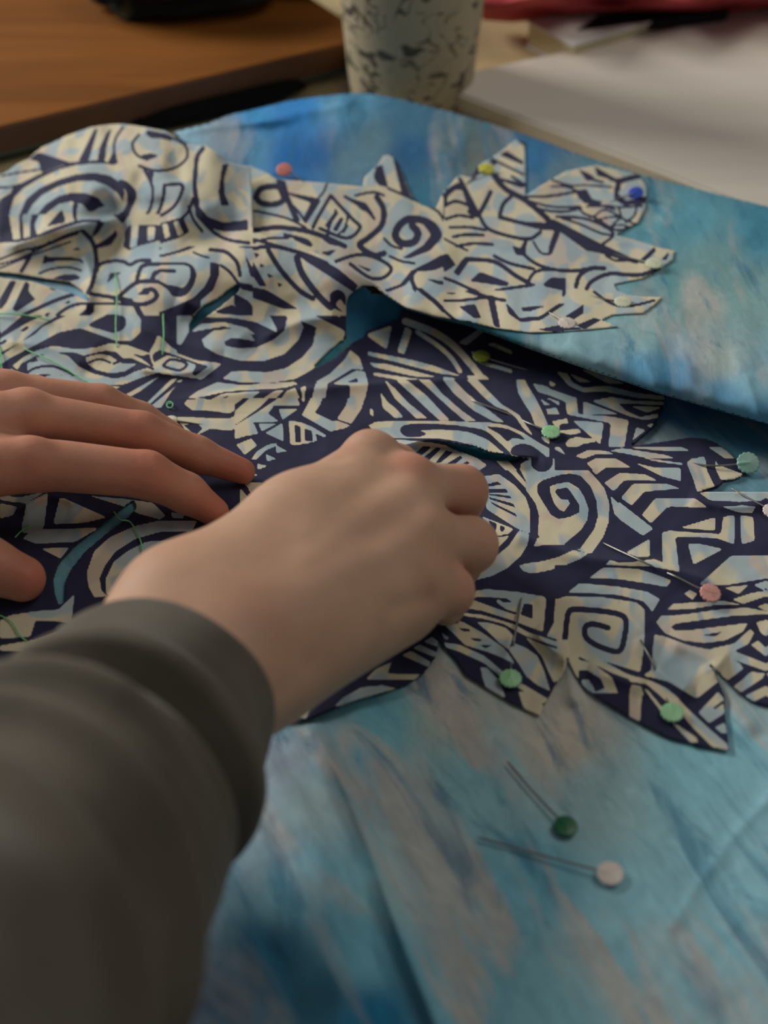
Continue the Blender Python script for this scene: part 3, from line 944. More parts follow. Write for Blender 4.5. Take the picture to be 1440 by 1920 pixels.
bm_obj('front_edge', prism([tuple(f0), tuple(f1), tuple(f1 + nn * .1), tuple(f0 + nn * .1)], 0.95, zs - .03, .0003), M_BROWNE, t)
g0, g1 = q0 + nn * .25, q1 + nn * .25
bm_obj('trim', prism([tuple(g0), tuple(g1), tuple(g1 + nn * .6), tuple(g0 + nn * .6)], 0.5, 1.0, .0003), M_GREYMETAL, t)
for k in (.0, .57, .88, 1.0):
    c = q0 + (q1 - q0) * k + nn * (1.5 if k < 1 else 3); c = c + dd * (3 if k == 0 else 0) - dd * (2 if k == 1 else 0)
    bm_obj('foot', box_leg(c[0], c[1], 0, 1.0, .5), M_BLACKMETAL, t)
    c = c + nn * 64; bm_obj('foot', box_leg(c[0], c[1], 0, 1.0, .5), M_BLACKMETAL, t)

def blob(name, cen, rad, amp, seed, m, label, cat, sub=5, rot=0, flat=None, parent=None, sharp=2.2):
    bm = bmesh.new(); bmesh.ops.create_icosphere(bm, subdivisions=sub, radius=1)
    co = np.array([v.co[:] for v in bm.verts])
    ph = np.random.RandomState(seed).rand(8, 4) * 6.28; k = np.random.RandomState(seed + 1).randn(8, 3) * sharp
    d = sum(np.abs(np.sin((co @ k[i]) + ph[i, 0])) for i in range(8)) / 8 - .6
    s = 1 + amp * d
    for v, q, si in zip(bm.verts, co, s):
        q = np.sign(q) * np.abs(q) ** .85 * si
        o_ = q * np.array(rad); p = np.array(cen) + [o_[0] * math.cos(rot) - o_[1] * math.sin(rot), o_[0] * math.sin(rot) + o_[1] * math.cos(rot), o_[2]]; p[2] = max(p[2], cen[2] - rad[2] * .85); v.co = W(p)
    o = bm_obj(name, bm, m, parent, True)
    return tag(o, label, cat) if label else o
def flower_black():
    m, nt, b = mat('black_floral_fabric'); co = objco(nt)
    n = noise(nt, co, 38, 3); r = ramp(nt, [(.0, srgb(14, 12, 13)), (.60, srgb(14, 12, 13)), (.68, srgb(70, 66, 36)), (.78, srgb(90, 60, 50))])
    nt.links.new(n, r.inputs[0]); nt.links.new(r.outputs[0], b.inputs['Base Color']); b.inputs['Roughness'].default_value = .9; return m
c = P(330, -8, 4.2)
blob('fabric_bag', (c[0], c[1] + 4, zs + 2.6), (6.6, 5, 3.2), .6, 3, flower_black(), 'black fabric bag with faint floral print on the brown desktop', 'bag', sharp=4.5)
c = P(560, -22, 3.5)
blob('maroon_pouch', (c[0] + 1.0, c[1] + 3.2, zs + 1.5), (4.2, 3, 1.8), .3, 9, plain('maroon_cloth', srgb(60, 14, 14), .9, 40), 'dark maroon pouch beside the black floral bag', 'pouch')
c = P(412, 212, .5)
M_GAP = plain('gap_black', srgb(5, 4, 5), .95, 40)
blob('gap_filler', (c[0], c[1] + 1.2, .62), (6.0, 1.25, .6), .3, 12, M_GAP, 'added black filler for the shaded gap under the front edge of the brown desktop', 'cloth', rot=math.atan2(dd[1], dd[0]))  # added dark lump standing in for the shaded gap below the desktop
# red garment along the top, in folds
def red_mat():
    m, nt, b = mat('red_fabric'); co = objco(nt); n = noise(nt, co, 30, 4)
    r = ramp(nt, [(.35, srgb(150, 40, 44)), (.65, srgb(186, 66, 70))]); nt.links.new(n, r.inputs[0]); nt.links.new(r.outputs[0], b.inputs['Base Color'])
    b.inputs['Roughness'].default_value = .8; bump(nt, b, noise(nt, co, 300, 3), .3, .0006); return m
M_RED = red_mat()
# a draped strip: rows along the top edge of the frame, folded over itself
uu = np.linspace(905, 1620, 150); rows = 46
V = []
for j in range(rows):
    s_ = j / (rows - 1)
    vb = np.interp(uu, [905, 960, 1100, 1240, 1330, 1440, 1620], [38, 42, 31, 28, 26, 16, 2])
    vv = vb - s_ * 120
    z = 1.5 + 3.0 * np.sin(min(1, s_ * 2.2) * math.pi / 2) + .5 * np.sin(uu * .035 + s_ * 9) * min(1, s_ * 4) + .4 * np.sin(uu * .013 - s_ * 16) * min(1, s_ * 4)
    V.append(W(P(uu, vv, z)))
low = W(P(uu, np.interp(uu, [905, 960, 1100, 1240, 1330, 1440, 1620], [38, 42, 31, 28, 26, 16, 2]), 1.5)); low2 = low.copy(); low2[:, 1] += .02; low2[:, 2] = TT + .013
V = [low2] + V
back = V[-1].copy(); back[:, 1] += .05; back[:, 2] = TT + .013; V.append(back)
V = np.array(V); nr, nc = V.shape[:2]
idx = np.arange(nr * nc).reshape(nr, nc); Fq = np.stack([idx[:-1, :-1], idx[:-1, 1:], idx[1:, 1:], idx[1:, :-1]], -1).reshape(-1, 4)
tag(link_mesh('red_cloth', np_mesh('red_cloth', V.reshape(-1, 3), Fq), M_RED), 'crumpled red fabric along the far end of the table', 'fabric')
# notebook and dark strap in front of the red cloth
M_PAPER = plain('white_cover', srgb(226, 222, 216), .5); M_PAGES = plain('cream_pages', srgb(206, 192, 158), .8)
qq = [P(988, 40, 1.9), P(1076, 86, 1.9), P(1250, 33, 1.9), P(1150, 8, 1.9)]
t = thing('notebook', W((float(qq[1][0]), float(qq[1][1]), 0)), 'white covered notebook lying in front of the red fabric', 'notebook')
pl = [(float(q[0]), float(q[1])) for q in qq]
cen = np.mean(pl, 0)
bm_obj('cover', prism(pl, 1.75, 1.95, .0006), M_PAPER, t); bm_obj('pages', prism([tuple(cen + (np.array(q) - cen) * .97) for q in pl], .25, 1.74, .0003), M_PAGES, t)
bm_obj('cover', prism(pl, 0.02, .24, .0006), M_PAPER, t)
qq = [P(1075, 62, 1.9), P(1365, 22, 1.9), P(1370, 8, 1.9), P(1120, 30, 1.9)]
tag(bm_obj('strap', prism([(float(q[0]), float(q[1])) for q in qq], 1.25, 2.0, .001), plain('black_webbing', srgb(22, 17, 16), .8, 60)), 'flat black strap tucked under the edge of the red fabric', 'strap')

# ------------------------------------------------------------------ tumbler
def mat_cup():
    m, nt, b = mat('doodle_printed_cup'); L = nt.links; co = objco(nt)
    v = nd(nt, 'ShaderNodeTexNoise', i_Scale=30.0, i_Detail=2.0, i_Distortion=2.4); L.new(co, v.inputs['Vector'])
    r = ramp(nt, [(.468, (0, 0, 0)), (.488, (1, 1, 1)), (.512, (1, 1, 1)), (.532, (0, 0, 0))]); L.new(v.outputs['Fac'], r.inputs[0])
    g = noise(nt, co, 22, 2); rg = ramp(nt, [(.40, (0, 0, 0)), (.50, (1, 1, 1))]); L.new(g, rg.inputs[0])
    mu = nd(nt, 'ShaderNodeMath', operation='MULTIPLY'); L.new(r.outputs[0], mu.inputs[0]); L.new(rg.outputs[0], mu.inputs[1])
    h = noise(nt, mapped(nt, co, (1, 1, 1.6)), 55, 1, .5, .6); rh = ramp(nt, [(.62, (0, 0, 0)), (.66, (1, 1, 1))]); L.new(h, rh.inputs[0])
    mx = nd(nt, 'ShaderNodeMath', operation='MAXIMUM'); L.new(mu.outputs[0], mx.inputs[0]); L.new(rh.outputs[0], mx.inputs[1])
    m2 = nd(nt, 'ShaderNodeMath', operation='MULTIPLY'); L.new(mx.outputs[0], m2.inputs[0]); m2.inputs[1].default_value = .85
    L.new(mixc(nt, m2.outputs[0], srgb(182, 168, 138), srgb(30, 30, 24)), b.inputs['Base Color']); b.inputs['Roughness'].default_value = .55; return m
base = P(772, 226, 0.0)
cx, cy = float(base[0]), float(base[1]) + 4.0
t = thing('tumbler', W((cx, cy, 0)), 'pale tapered cup with black doodle print standing behind the blue cloth', 'cup')
def lathe(prof, cen, seg=72):
    V = []; Fq = []
    for i, (r, z) in enumerate(prof):
        for k in range(seg):
            an = 2 * math.pi * k / seg; V.append(W((cen[0] + r * math.cos(an), cen[1] + r * math.sin(an), z)))
    n = len(prof)
    for i in range(n - 1):
        for k in range(seg): k2 = (k + 1) % seg; Fq.append((i * seg + k, i * seg + k2, (i + 1) * seg + k2, (i + 1) * seg + k))
    return np_mesh('lathe', np.array(V), np.array(Fq))
prof = [(.1, .15), (3.7, .15), (3.8, .0), (3.95, .05), (4.0, .3)] + [(4.0 + (z - .3) * .092, z) for z in np.linspace(.5, 15, 16)] + [(5.3, 15.4), (5.15, 15.4)] + [(5.1 - (15.3 - z) * .092, z) for z in np.linspace(15.3, .8, 8)] + [(.1, .7)]
link_mesh('body', lathe(prof, (cx, cy)), mat_cup(), t)
prof = [(.2, 16.3), (4.6, 16.3), (4.8, 16.6), (5.1, 16.5), (5.3, 16.0), (5.5, 15.9), (5.55, 15.2), (5.42, 15.1), (5.35, 15.45)]
link_mesh('lid', lathe(prof, (cx, cy)), plain('white_lid', srgb(200, 196, 188), .4), t)

# ------------------------------------------------------------------ cloth surfaces
ARR = lambda L: np.array(L, float)
OUT_MAIN = ARR([(-160,405),(-100,372),(-40,343),(0,328),(13,321),(36,305),(54,298),(67,285),(78,276),(108,263),(125,254),(171,238),(199,234),(226,232),(260,236),(310,245),(322,252),(350,270),(387,273),(410,287),(427,303),(446,308),(470,312),(474,432),(565,462),(645,497),(712,538),(730,556),(770,572),(815,580),(880,580),(1000,600),(1120,650),(1200,700),(1246,737),(1248,743),(1243,765),(1225,800),(1195,828),(1173,838),(1250,827),(1293,820),(1323,822),(1343,830),(1370,850),(1383,865),(1397,887),(1390,893),(1377,898),(1360,900),(1348,911),(1308,922),(1440,922),(1600,925),(1600,1352),(1440,1322),(1411,1315),(1389,1301),(1364,1277),(1350,1261),(1323,1238),(1337,1257),(1348,1279),(1358,1304),(1359,1337),(1364,1377),(1367,1407),(1333,1402),(1297,1393),(1252,1382),(1207,1359),(1180,1344),(1150,1325),(1120,1307),(1097,1290),(1078,1263),(1068,1242),(1063,1222),(1062,1247),(1055,1265),(1041,1284),(1028,1309),(1020,1324),(1012,1342),(982,1328),(945,1309),(910,1288),(872,1263),(857,1238),(832,1213),(824,1190),(826,1200),(815,1234),(794,1263),(763,1283),(723,1298),(678,1310),(633,1326),(573,1350),(530,1347),(400,1360),(200,1330),(0,1300),(-160,1300)])
HOLES = [ARR([(649,570),(653,556),(664,545),(682,535),(700,536),(725,548),(760,570),(745,600),(688,620),(682,632),(665,640),(650,652),(625,672),(583,694),(600,675),(637,640),(649,635)]),
         ARR([(444,533),(450,536),(448,546),(408,579),(383,596),(367,612),(356,624),(354,610),(367,587),(381,573),(408,560),(427,544)]),
         ARR([(-160,510),(0,510),(31,513),(83,522),(129,528),(154,545),(174,569),(162,563),(137,551),(100,540),(62,528),(25,524),(0,520),(-160,520)]),
         ARR([(834,829),(860,833),(887,834),(918,846),(953,853),(985,857),(962,864),(929,864),(904,861),(873,850),(840,837)]),
         ARR([(227,953),(250,937),(257,950),(240,970),(200,1000),(160,1033),(133,1067),(123,1090),(121,1130),(110,1133),(103,1113),(100,1087),(110,1057),(140,1023),(187,987)])]
OUT_UP = ARR([(467,310),(500,323),(517,335),(545,338),(573,340),(613,343),(650,347),(680,350),(683,333),(707,310),(718,293),(728,290),(738,296),(753,320),(770,366),(793,385),(817,390),(830,362),(860,328),(883,333),(897,310),(933,288),(967,262),(983,265),(986,320),(985,367),(1010,350),(1033,337),(1060,321),(1117,310),(1160,318),(1200,328),(1213,350),(1210,390),(1197,417),(1153,440),(1185,448),(1217,457),(1230,463),(1265,470),(1262,487),(1240,503),(1205,522),(1150,533),(1160,545),(1177,552),(1205,556),(1243,557),(1230,570),(1207,587),(1180,588),(1150,590),(1127,600),(1150,607),(1160,612),(1100,618),(1047,622),(993,623),(930,615),(880,603),(813,593),(760,576),(725,553),(708,540),(645,500),(565,464),(467,434)])
OUT_L = ARR([(-260,470),(-150,420),(0,342),(60,300),(120,265),(200,247),(300,262),(400,300),(440,330),(455,420),(480,446),(565,478),(645,512),(705,552),(900,560),(1200,620),(1700,760),(1800,2300),(-420,2300)])
OUT_U = ARR([(325,248),(345,243),(390,232),(430,216),(480,205),(540,190),(600,181),(660,175),(700,177),(760,188),(860,214),(940,238),(1000,258),(1100,294),(1200,327),(1320,358),(1440,388),(1700,450),(1700,880),(1600,842),(1440,795),(1240,738),(1100,690),(1000,655),(880,610),(820,596),(760,577),(725,554),(707,541),(640,502),(560,466),(462,436),(440,400),(452,330),(430,315),(400,300),(370,285)])
FOLD = ARR([(600,480),(640,502),(707,541),(760,577),(820,596),(880,610),(1000,655),(1100,690),(1240,738),(1440,795),(1600,842),(1700,880)])

def creases(u, v, L):
    z = np.zeros(u.shape)
    for pts, amp, wd, asym in L:
        p = catmull(pts, n=4); lo = p.min(0) - wd * 4; hi = p.max(0) + wd * 4
        m = (u > lo[0]) & (u < hi[0]) & (v > lo[1]) & (v < hi[1])
        if not m.any(): continue
        um, vm = u[m], v[m]; best = np.full(um.shape, 1e9); side = np.zeros(um.shape); tt = np.zeros(um.shape)
        for i in range(len(p) - 1):
            a, b = p[i], p[i + 1]; d = b - a; Ls = (d * d).sum() + 1e-9
            t = np.clip(((um - a[0]) * d[0] + (vm - a[1]) * d[1]) / Ls, 0, 1)
            r = np.hypot(um - a[0] - t * d[0], vm - a[1] - t * d[1]); cr = d[0] * (vm - a[1]) - d[1] * (um - a[0])
            k = r < best; best = np.where(k, r, best); side = np.where(k, np.sign(cr), side); tt = np.where(k, (i + t) / (len(p) - 1), tt)
        wl = np.where(side > 0, wd * asym, wd)
        z[m] += amp * np.exp(-(best / wl) ** 1.5) * np.clip(np.minimum(tt, 1 - tt) * 6, 0, 1)
    return z
# heights (cm) of the lower, mostly flat part of the cloth with the hump at the back left
Z_LOW = tps_fit([(-200,420,1.6),(0,335,2.2),(70,300,2.6),(130,262,3.6),(200,245,4.4),(300,255,4.6),(370,285,4.5),(60,370,2.7),(120,400,2.6),(180,350,3.6),(250,330,4.2),
    (330,360,4.3),(330,420,3.6),(235,440,1.7),(150,450,1.6),(60,470,1.6),(-100,500,1.5),(300,465,2.6),(400,430,3.2),(440,350,4.1),(465,330,3.9),(465,440,3.5),
    (300,510,2.4),(400,500,3.0),(430,540,2.3),(500,500,3.1),(560,480,3.2),(620,520,3.1),(650,560,2.3),(700,600,.9),(705,545,2.6),(640,640,.8),(480,560,1.9),(540,600,1.2),(350,600,1.0),(150,560,1.1),(0,580,1.0),
    (0,700,.5),(150,680,.6),(300,680,.6),(450,700,.6),(600,720,.5),(760,640,.5),(880,620,.4),(1000,650,.35),(1200,720,.3),(1500,820,.3),(800,760,.4),(700,850,.4),(900,850,.5),(1050,900,.4),
    (1200,900,.35),(1440,950,.4),(1700,1000,.3),(0,900,.4),(250,950,.4),(0,1100,.3),(200,1200,.3),(600,1100,.3),(1000,1100,.4),(1200,1150,.45),(1440,1150,.4),(900,1250,.4),(1150,1300,.4),(1400,1350,.35),
    (700,1350,.3),(500,1500,.5),(1000,1500,.3),(1400,1500,.3),(1700,1500,.3),(700,1800,.4),(1100,1800,.3),(1500,1900,.3),(200,1700,.3),(-300,1500,.3),(-300,900,.3),(0,2200,.3),(1700,2200,.3),(800,2200,.3)])
CR_LOW = [([(0,470),(120,430),(235,410)], .35, 16, 1.4), ([(150,470),(170,520),(160,590)], .18, 12, 1),
    ([(310,750),(400,741),(500,735),(620,725),(720,718),(820,713),(920,706)], .16, 6, 3.0),
    ([(740,840),(800,826),(860,832),(930,850),(1010,858)], .35, 9, .5), ([(1010,862),(1060,880),(1120,885)], .06, 10, 1),
    ([(870,955),(960,995),(1060,1035),(1130,1050),(1200,1052),(1290,1075),(1330,1090),(1440,1140)], .28, 12, 2.2),
    ([(1000,1130),(1060,1120),(1130,1140)], .06, 14, 1), ([(1205,1190),(1240,1260),(1300,1300)], .22, 20, 1),
    ([(1250,1200),(1320,1230),(1360,1250)], .2, 18, 1.2), ([(1000,1180),(1040,1220),(1063,1225)], .35, 16, 1), ([(960,1180),(950,1230),(930,1270)], .15, 14, 1), ([(1100,1260),(1150,1270),(1210,1290)], .2, 18, 1),
    ([(1063,1225),(1070,1270),(1080,1330)], .22, 18, 1), ([(1330,1240),(1360,1290),(1420,1380)], .16, 22, 1),
    ([(575,1350),(640,1470),(690,1590),(740,1730),(820,1930),(860,2050)], .42, 22, .55), ([(430,1380),(520,1460),(600,1600),(640,1760)], .2, 40, 1),
    ([(1500,1440),(1400,1540),(1320,1640),(1240,1770)], .06, 16, .5), ([(1000,1770),(1080,1750),(1170,1770)], .08, 22, 1),
    ([(560,1290),(700,1420),(760,1560)], .10, 40, 1), ([(880,1350),(960,1480),(1010,1600)], .08, 40, 1), ([(1150,1450),(1230,1600),(1260,1750)], .08, 45, 1), ([(1290,930),(1350,950),(1440,945)], .15, 12, 1),
    ([(0,560),(110,600),(200,670)], .2, 22, 1), ([(230,600),(330,640),(420,660)], .14, 20, 1), ([(250,690),(330,700),(400,690)], .16, 10, 1), ([(0,640),(90,650),(170,690)], .16, 16, 1),
    ([(30,960),(90,930),(150,945)], .25, 14, 1), ([(300,900),(230,960),(130,1060)], .12, 18, 1), ([(480,640),(570,600),(640,600)], .18, 20, 1), ([(330,560),(400,590),(470,650)], .15, 22, 1),
    ([(1240,860),(1320,905),(1400,930)], .08, 14, 1)]
def z_low(u, v):
    z = tps_eval(Z_LOW, u, v)[..., 0]
    z = z + 1.7 * creases(u, v, CR_LOW) + .045 * vnoise(u, v, 70, 3) + .02 * vnoise(u + v * .5, v, 28, 4)
    hump = np.clip((560 - v) / 150, 0, 1) * np.clip((560 - u) / 150, 0, 1)
    z = z + hump * (.22 * vnoise(u * 1.2, v * .8 + u * .3, 60, 8) + .12 * vnoise(u, v, 30, 9))
    return np.maximum(z, .12)
Z_UP = tps_fit([(330,250,3.7),(430,215,3.4),(540,192,3.1),(660,176,2.8),(760,188,2.6),(860,214,2.4),(1000,258,2.1),(1200,327,1.8),(1440,388,1.7),(1700,450,1.7),
    (400,300,3.6),(440,340,3.2),(520,330,3.2),(480,420,3.1),(560,460,3.1),(640,490,2.9),(600,400,3.0),(720,350,2.9),(720,450,2.7),(800,540,2.5),(707,535,2.5),(860,360,2.6),(900,500,2.5),(980,330,2.3),
    (1000,420,2.4),(1100,350,2.1),(1150,500,2.3),(1250,450,2.1),(1060,600,2.9),(960,600,2.6),(880,600,2.4),(1240,640,3.0),(1440,700,3.1),(1700,780,3.1),(1350,560,2.2),(1440,520,1.9),(1500,600,2.2),(1700,600,2.2)])
def z_up(u, v):
    z = tps_eval(Z_UP, u, v)[..., 0]
    fv = np.interp(u, FOLD[:, 0], FOLD[:, 1]); t = fv - v
    tc = np.interp(u, [600, 760, 880, 1060, 1240, 1440, 1700], [8, 12, 24, 62, 82, 98, 110]); dr = np.interp(u, [720, 800, 880, 1060, 1240, 1440, 1700], [.0, .2, .4, 1.0, 1.6, 2.0, 2.2])
    s = np.clip(t / tc, 0, 1); z = z - dr * (1 - np.sqrt(np.clip(1 - (1 - s) ** 2, 0, 1)))
    k = np.clip(1 - np.abs(t - tc) / 130, 0, 1)
    z = z + .09 * k * vnoise(u, v * .3, 34, 21) + .10 * vnoise(u, v * 1.5, 90, 22) + .03 * vnoise(u, v, 36, 23)
    z = z + creases(u, v, [([(430,224),(520,216),(600,205),(640,197),(668,184)], .3, 8, 2.2), ([(330,252),(400,238),(470,232),(560,222)], .15, 7, 1), ([(1140,520),(1220,560),(1300,600)], .12, 26, 1),
        ([(840,400),(845,340),(835,280)], .10, 22, 1), ([(1230,400),(1300,420),(1440,450)], .12, 26, 1), ([(990,300),(1000,350),(1010,420)], .08, 22, 1), ([(520,335),(600,345),(690,352),(780,392)], .12, 12, 1),
        ([(700,440),(760,480),(860,470)], .1, 20, 1), ([(1060,640),(1090,660),(1130,690)], .1, 14, 1), ([(1200,660),(1220,700),(1235,735)], .12, 14, 1), ([(1400,700),(1410,740),(1430,790)], .14, 12, 1), ([(1290,680),(1300,720),(1330,760)], .1, 14, 1)])
    return z

def sheet(u0, u1, v0, v1, step, outer, holes=()):
    us = np.arange(u0, u1 + step, step); vs = np.arange(v0, v1 + step, step)
    U, V = np.meshgrid(us, vs)
    sd = np.full(U.shape, 1e9); CX = U.copy(); CY = V.copy(); ins = inside(U, V, outer)
    near = np.zeros(U.shape, bool)
    for k, poly in enumerate([outer] + list(holes)):
        # distances only near the outline
        for i in range(len(poly)):
            a = poly[i]; b = poly[(i + 1) % len(poly)]
            x0, x1 = sorted((a[0], b[0])); y0, y1 = sorted((a[1], b[1])); pad = step * 2
            i0 = max(0, int((y0 - pad - v0) / step)); i1 = min(len(vs), int((y1 + pad - v0) / step) + 2)
            j0 = max(0, int((x0 - pad - u0) / step)); j1 = min(len(us), int((x1 + pad - u0) / step) + 2)
            if i1 <= i0 or j1 <= j0: continue
            uu_ = U[i0:i1, j0:j1]; vv_ = V[i0:i1, j0:j1]; d = b - a; L = (d * d).sum() + 1e-9
            t = np.clip(((uu_ - a[0]) * d[0] + (vv_ - a[1]) * d[1]) / L, 0, 1); qx = a[0] + t * d[0]; qy = a[1] + t * d[1]
            r = np.hypot(uu_ - qx, vv_ - qy); m = r < sd[i0:i1, j0:j1]
            sd[i0:i1, j0:j1][m] = r[m]; CX[i0:i1, j0:j1][m] = qx[m]; CY[i0:i1, j0:j1][m] = qy[m]
        if k: ins &= ~inside(U, V, poly)
    S = np.where(ins, -sd, sd)
    ok = S < .5 * step
    snap = ok & (S > -.5 * step)
    U = np.where(snap, CX, U); V = np.where(snap, CY, V)
    fk = ok[:-1, :-1] & ok[1:, :-1] & ok[:-1, 1:] & ok[1:, 1:]
    idx = np.arange(U.size).reshape(U.shape)
    F = np.stack([idx[:-1, :-1], idx[1:, :-1], idx[1:, 1:], idx[:-1, 1:]], -1)[fk]
    used = np.unique(F); remap = np.zeros(U.size, int); remap[used] = np.arange(len(used))
    return U.ravel()[used], V.ravel()[used], remap[F]

MOTIF = paint_motif('low'); MOTIF_UP = paint_motif('up')
def add_cloth_attr(me, co):
    a = me.attributes.new('cloth', 'FLOAT_VECTOR', 'POINT'); a.data.foreach_set('vector', np.asarray(co, np.float32).ravel())
def solid(o, th):
    s = o.modifiers.new('thickness', 'SOLIDIFY'); s.thickness = th; s.offset = -1

# lower sheet + folded-over sheet of the batik: one cloth, one mesh
u1_, v1_, f1_ = sheet(-420, 1800, 240, 2300, 6, OUT_L)
z1_ = z_low(u1_, v1_) - .16
low = P(u1_, v1_, np.maximum(z1_, .06))
u2_, v2_, f2_ = sheet(320, 1700, 170, 884, 4, OUT_U)
up = P(u2_, v2_, z_up(u2_, v2_))
parts_v = [low, up]; parts_f = [f1_, f2_ + len(low)]; PU = [u1_, u2_]; PV = [v1_, v2_]; REG = [np.zeros(len(low)), np.ones(len(up))]
def strip(pu, pv, z0, steps, reg):
    """rows hanging from a line of the sheet: each step = (dy, z fraction/value)"""
    base = P(pu, pv, z0); rows_ = [base]
    for dy, zf in steps: r = base.copy(); r[:, 1] += dy; r[:, 2] = .06 + (base[:, 2] - .06) * zf; rows_.append(r)
    R = np.array(rows_); off = sum(len(q) for q in parts_v); nr, nc = R.shape[:2]; idx = np.arange(nr * nc).reshape(nr, nc) + off
    parts_v.append(R.reshape(-1, 3)); parts_f.append(np.stack([idx[:-1, :-1], idx[:-1, 1:], idx[1:, 1:], idx[1:, :-1]], -1).reshape(-1, 4))
    PU.append(np.tile(pu, nr)); PV.append(np.tile(pv, nr)); REG.append(np.full(nr * nc, reg))
fu = np.linspace(712, 1700, 260); fv_ = np.interp(fu, FOLD[:, 0], FOLD[:, 1])
strip(fu, fv_, z_up(fu, fv_), [(.15, .93), (.4, .86), (1.2, .8), (3, .7), (5, .35), (6, .05)], 1)
ru = np.linspace(330, 1700, 300); RE = OUT_U[:18]; rv = np.interp(ru, RE[:, 0], RE[:, 1])
strip(ru, rv, z_up(ru, rv), [(.08, .85), (.18, .6), (.28, .35), (.36, .1), (.42, .01)], 1)
lu = np.linspace(-260, 330, 120); LE = OUT_L[:7]; lv = np.interp(lu, LE[:, 0], LE[:, 1])
strip(lu, lv, np.maximum(z_low(lu, lv) - .16, .06), [(.3, .85), (.7, .5), (1.1, .2), (1.5, .01)], 0)
VB = np.concatenate(parts_v); FB = np.concatenate(parts_f); UB = np.concatenate(PU); WB = np.concatenate(PV); RB = np.concatenate(REG)
me = np_mesh('batik', W(VB), FB)
# dye: cloth colours, with sleeve shadow put in at the bottom left (r,g,b + how much the beige resist streaks show)
DY_L = [(560,1330,118,187,208,.8),(700,1340,120,185,199,.9),(650,1450,106,171,194,.9),(850,1330,188,201,190,.9),(900,1450,150,201,210,.9),(1050,1380,216,205,188,.8),(1120,1500,175,211,214,.9),(1300,1450,154,214,226,.8),
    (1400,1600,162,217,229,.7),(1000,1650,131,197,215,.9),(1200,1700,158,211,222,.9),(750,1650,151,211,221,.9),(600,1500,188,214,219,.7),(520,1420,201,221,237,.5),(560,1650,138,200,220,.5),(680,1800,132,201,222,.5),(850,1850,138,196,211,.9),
    (1100,1880,145,200,212,.9),(1400,1850,150,208,221,.8),(480,1600,144,173,186,.6),(500,1800,34,92,120,.3),(400,1900,22,70,98,.2),(600,1860,52,105,128,.3),(700,1910,40,131,174,.4),(1250,780,50,125,175,.3),(1300,760,44,118,175,.2),(1420,830,90,150,175,.5),(1250,810,130,155,155,.4),(1400,900,110,155,170,.3),(1340,800,100,150,165,.6),  # dark blue patch at bottom left, deepened for the sleeve's cast shadow
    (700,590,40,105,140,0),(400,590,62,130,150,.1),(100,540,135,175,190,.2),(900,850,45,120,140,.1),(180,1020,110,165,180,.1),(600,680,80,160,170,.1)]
DY_U = [(350,250,152,195,214,.5),(420,250,157,174,187,.7),(480,280,93,155,195,.3),(540,290,22,112,188,0),(600,290,26,108,176,0),(640,300,103,140,156,.5),(700,270,98,136,150,.6),(780,230,69,122,150,.3),(770,280,32,95,145,.1),(850,280,83,116,122,.5),
    (900,300,118,127,121,.6),(560,210,50,146,223,0),(640,190,106,176,214,.2),(480,215,60,156,220,0),(1000,300,50,120,172,0),(1050,330,104,136,151,.4),(1010,380,51,128,164,.1),(820,370,57,125,151,.3),(1150,330,117,162,172,.4),(1230,420,102,160,173,.5),
    (1300,420,102,171,190,.7),(1330,480,131,174,176,.8),(1430,430,78,153,178,.2),(1400,560,145,185,184,.7),(1300,560,150,185,179,.7),(1230,540,98,163,173,.4),(1200,620,156,191,191,.4),(1060,640,145,185,192,.4),(1130,670,145,185,196,.5),(1270,700,77,145,186,.4),
    (1200,700,102,162,195,.3),(1350,680,182,198,191,.6),(1350,740,102,162,195,.6),(1430,720,134,181,194,.7),(1430,780,103,169,206,.5),(940,620,54,115,128,.2),(880,608,37,100,121,.1),(1600,500,117,174,185,.6)]
def dye_shade(pts, u, v):
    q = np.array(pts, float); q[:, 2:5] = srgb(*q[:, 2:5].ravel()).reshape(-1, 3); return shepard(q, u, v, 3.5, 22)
colr = np.where(RB[:, None] > .5, dye_shade(DY_U, UB, WB), dye_shade(DY_L, UB, WB)); cattr(me, 'dye_shade', np.clip(colr, 0, 1))
cl = VB / 100.0; add_cloth_attr(me, cl)
a0 = P(800, 1500, 0); a1 = P(862, 1600, 0); angL = math.atan2(a1[0] - a0[0], -(a1[1] - a0[1]))
ang = np.where(RB > .5, 0.0, -angL) ; ca, sa = np.cos(ang), np.sin(ang)
stv = np.stack([cl[:, 0] * ca - cl[:, 1] * sa, cl[:, 0] * sa + cl[:, 1] * ca, RB * 3.7], -1)
at_ = me.attributes.new('streak', 'FLOAT_VECTOR', 'POINT'); at_.data.foreach_set('vector', stv.astype(np.float32).ravel())
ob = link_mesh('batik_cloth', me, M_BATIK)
tag(ob, 'blue and grey streaked batik cotton cloth draped over the table, folded back', 'cloth')

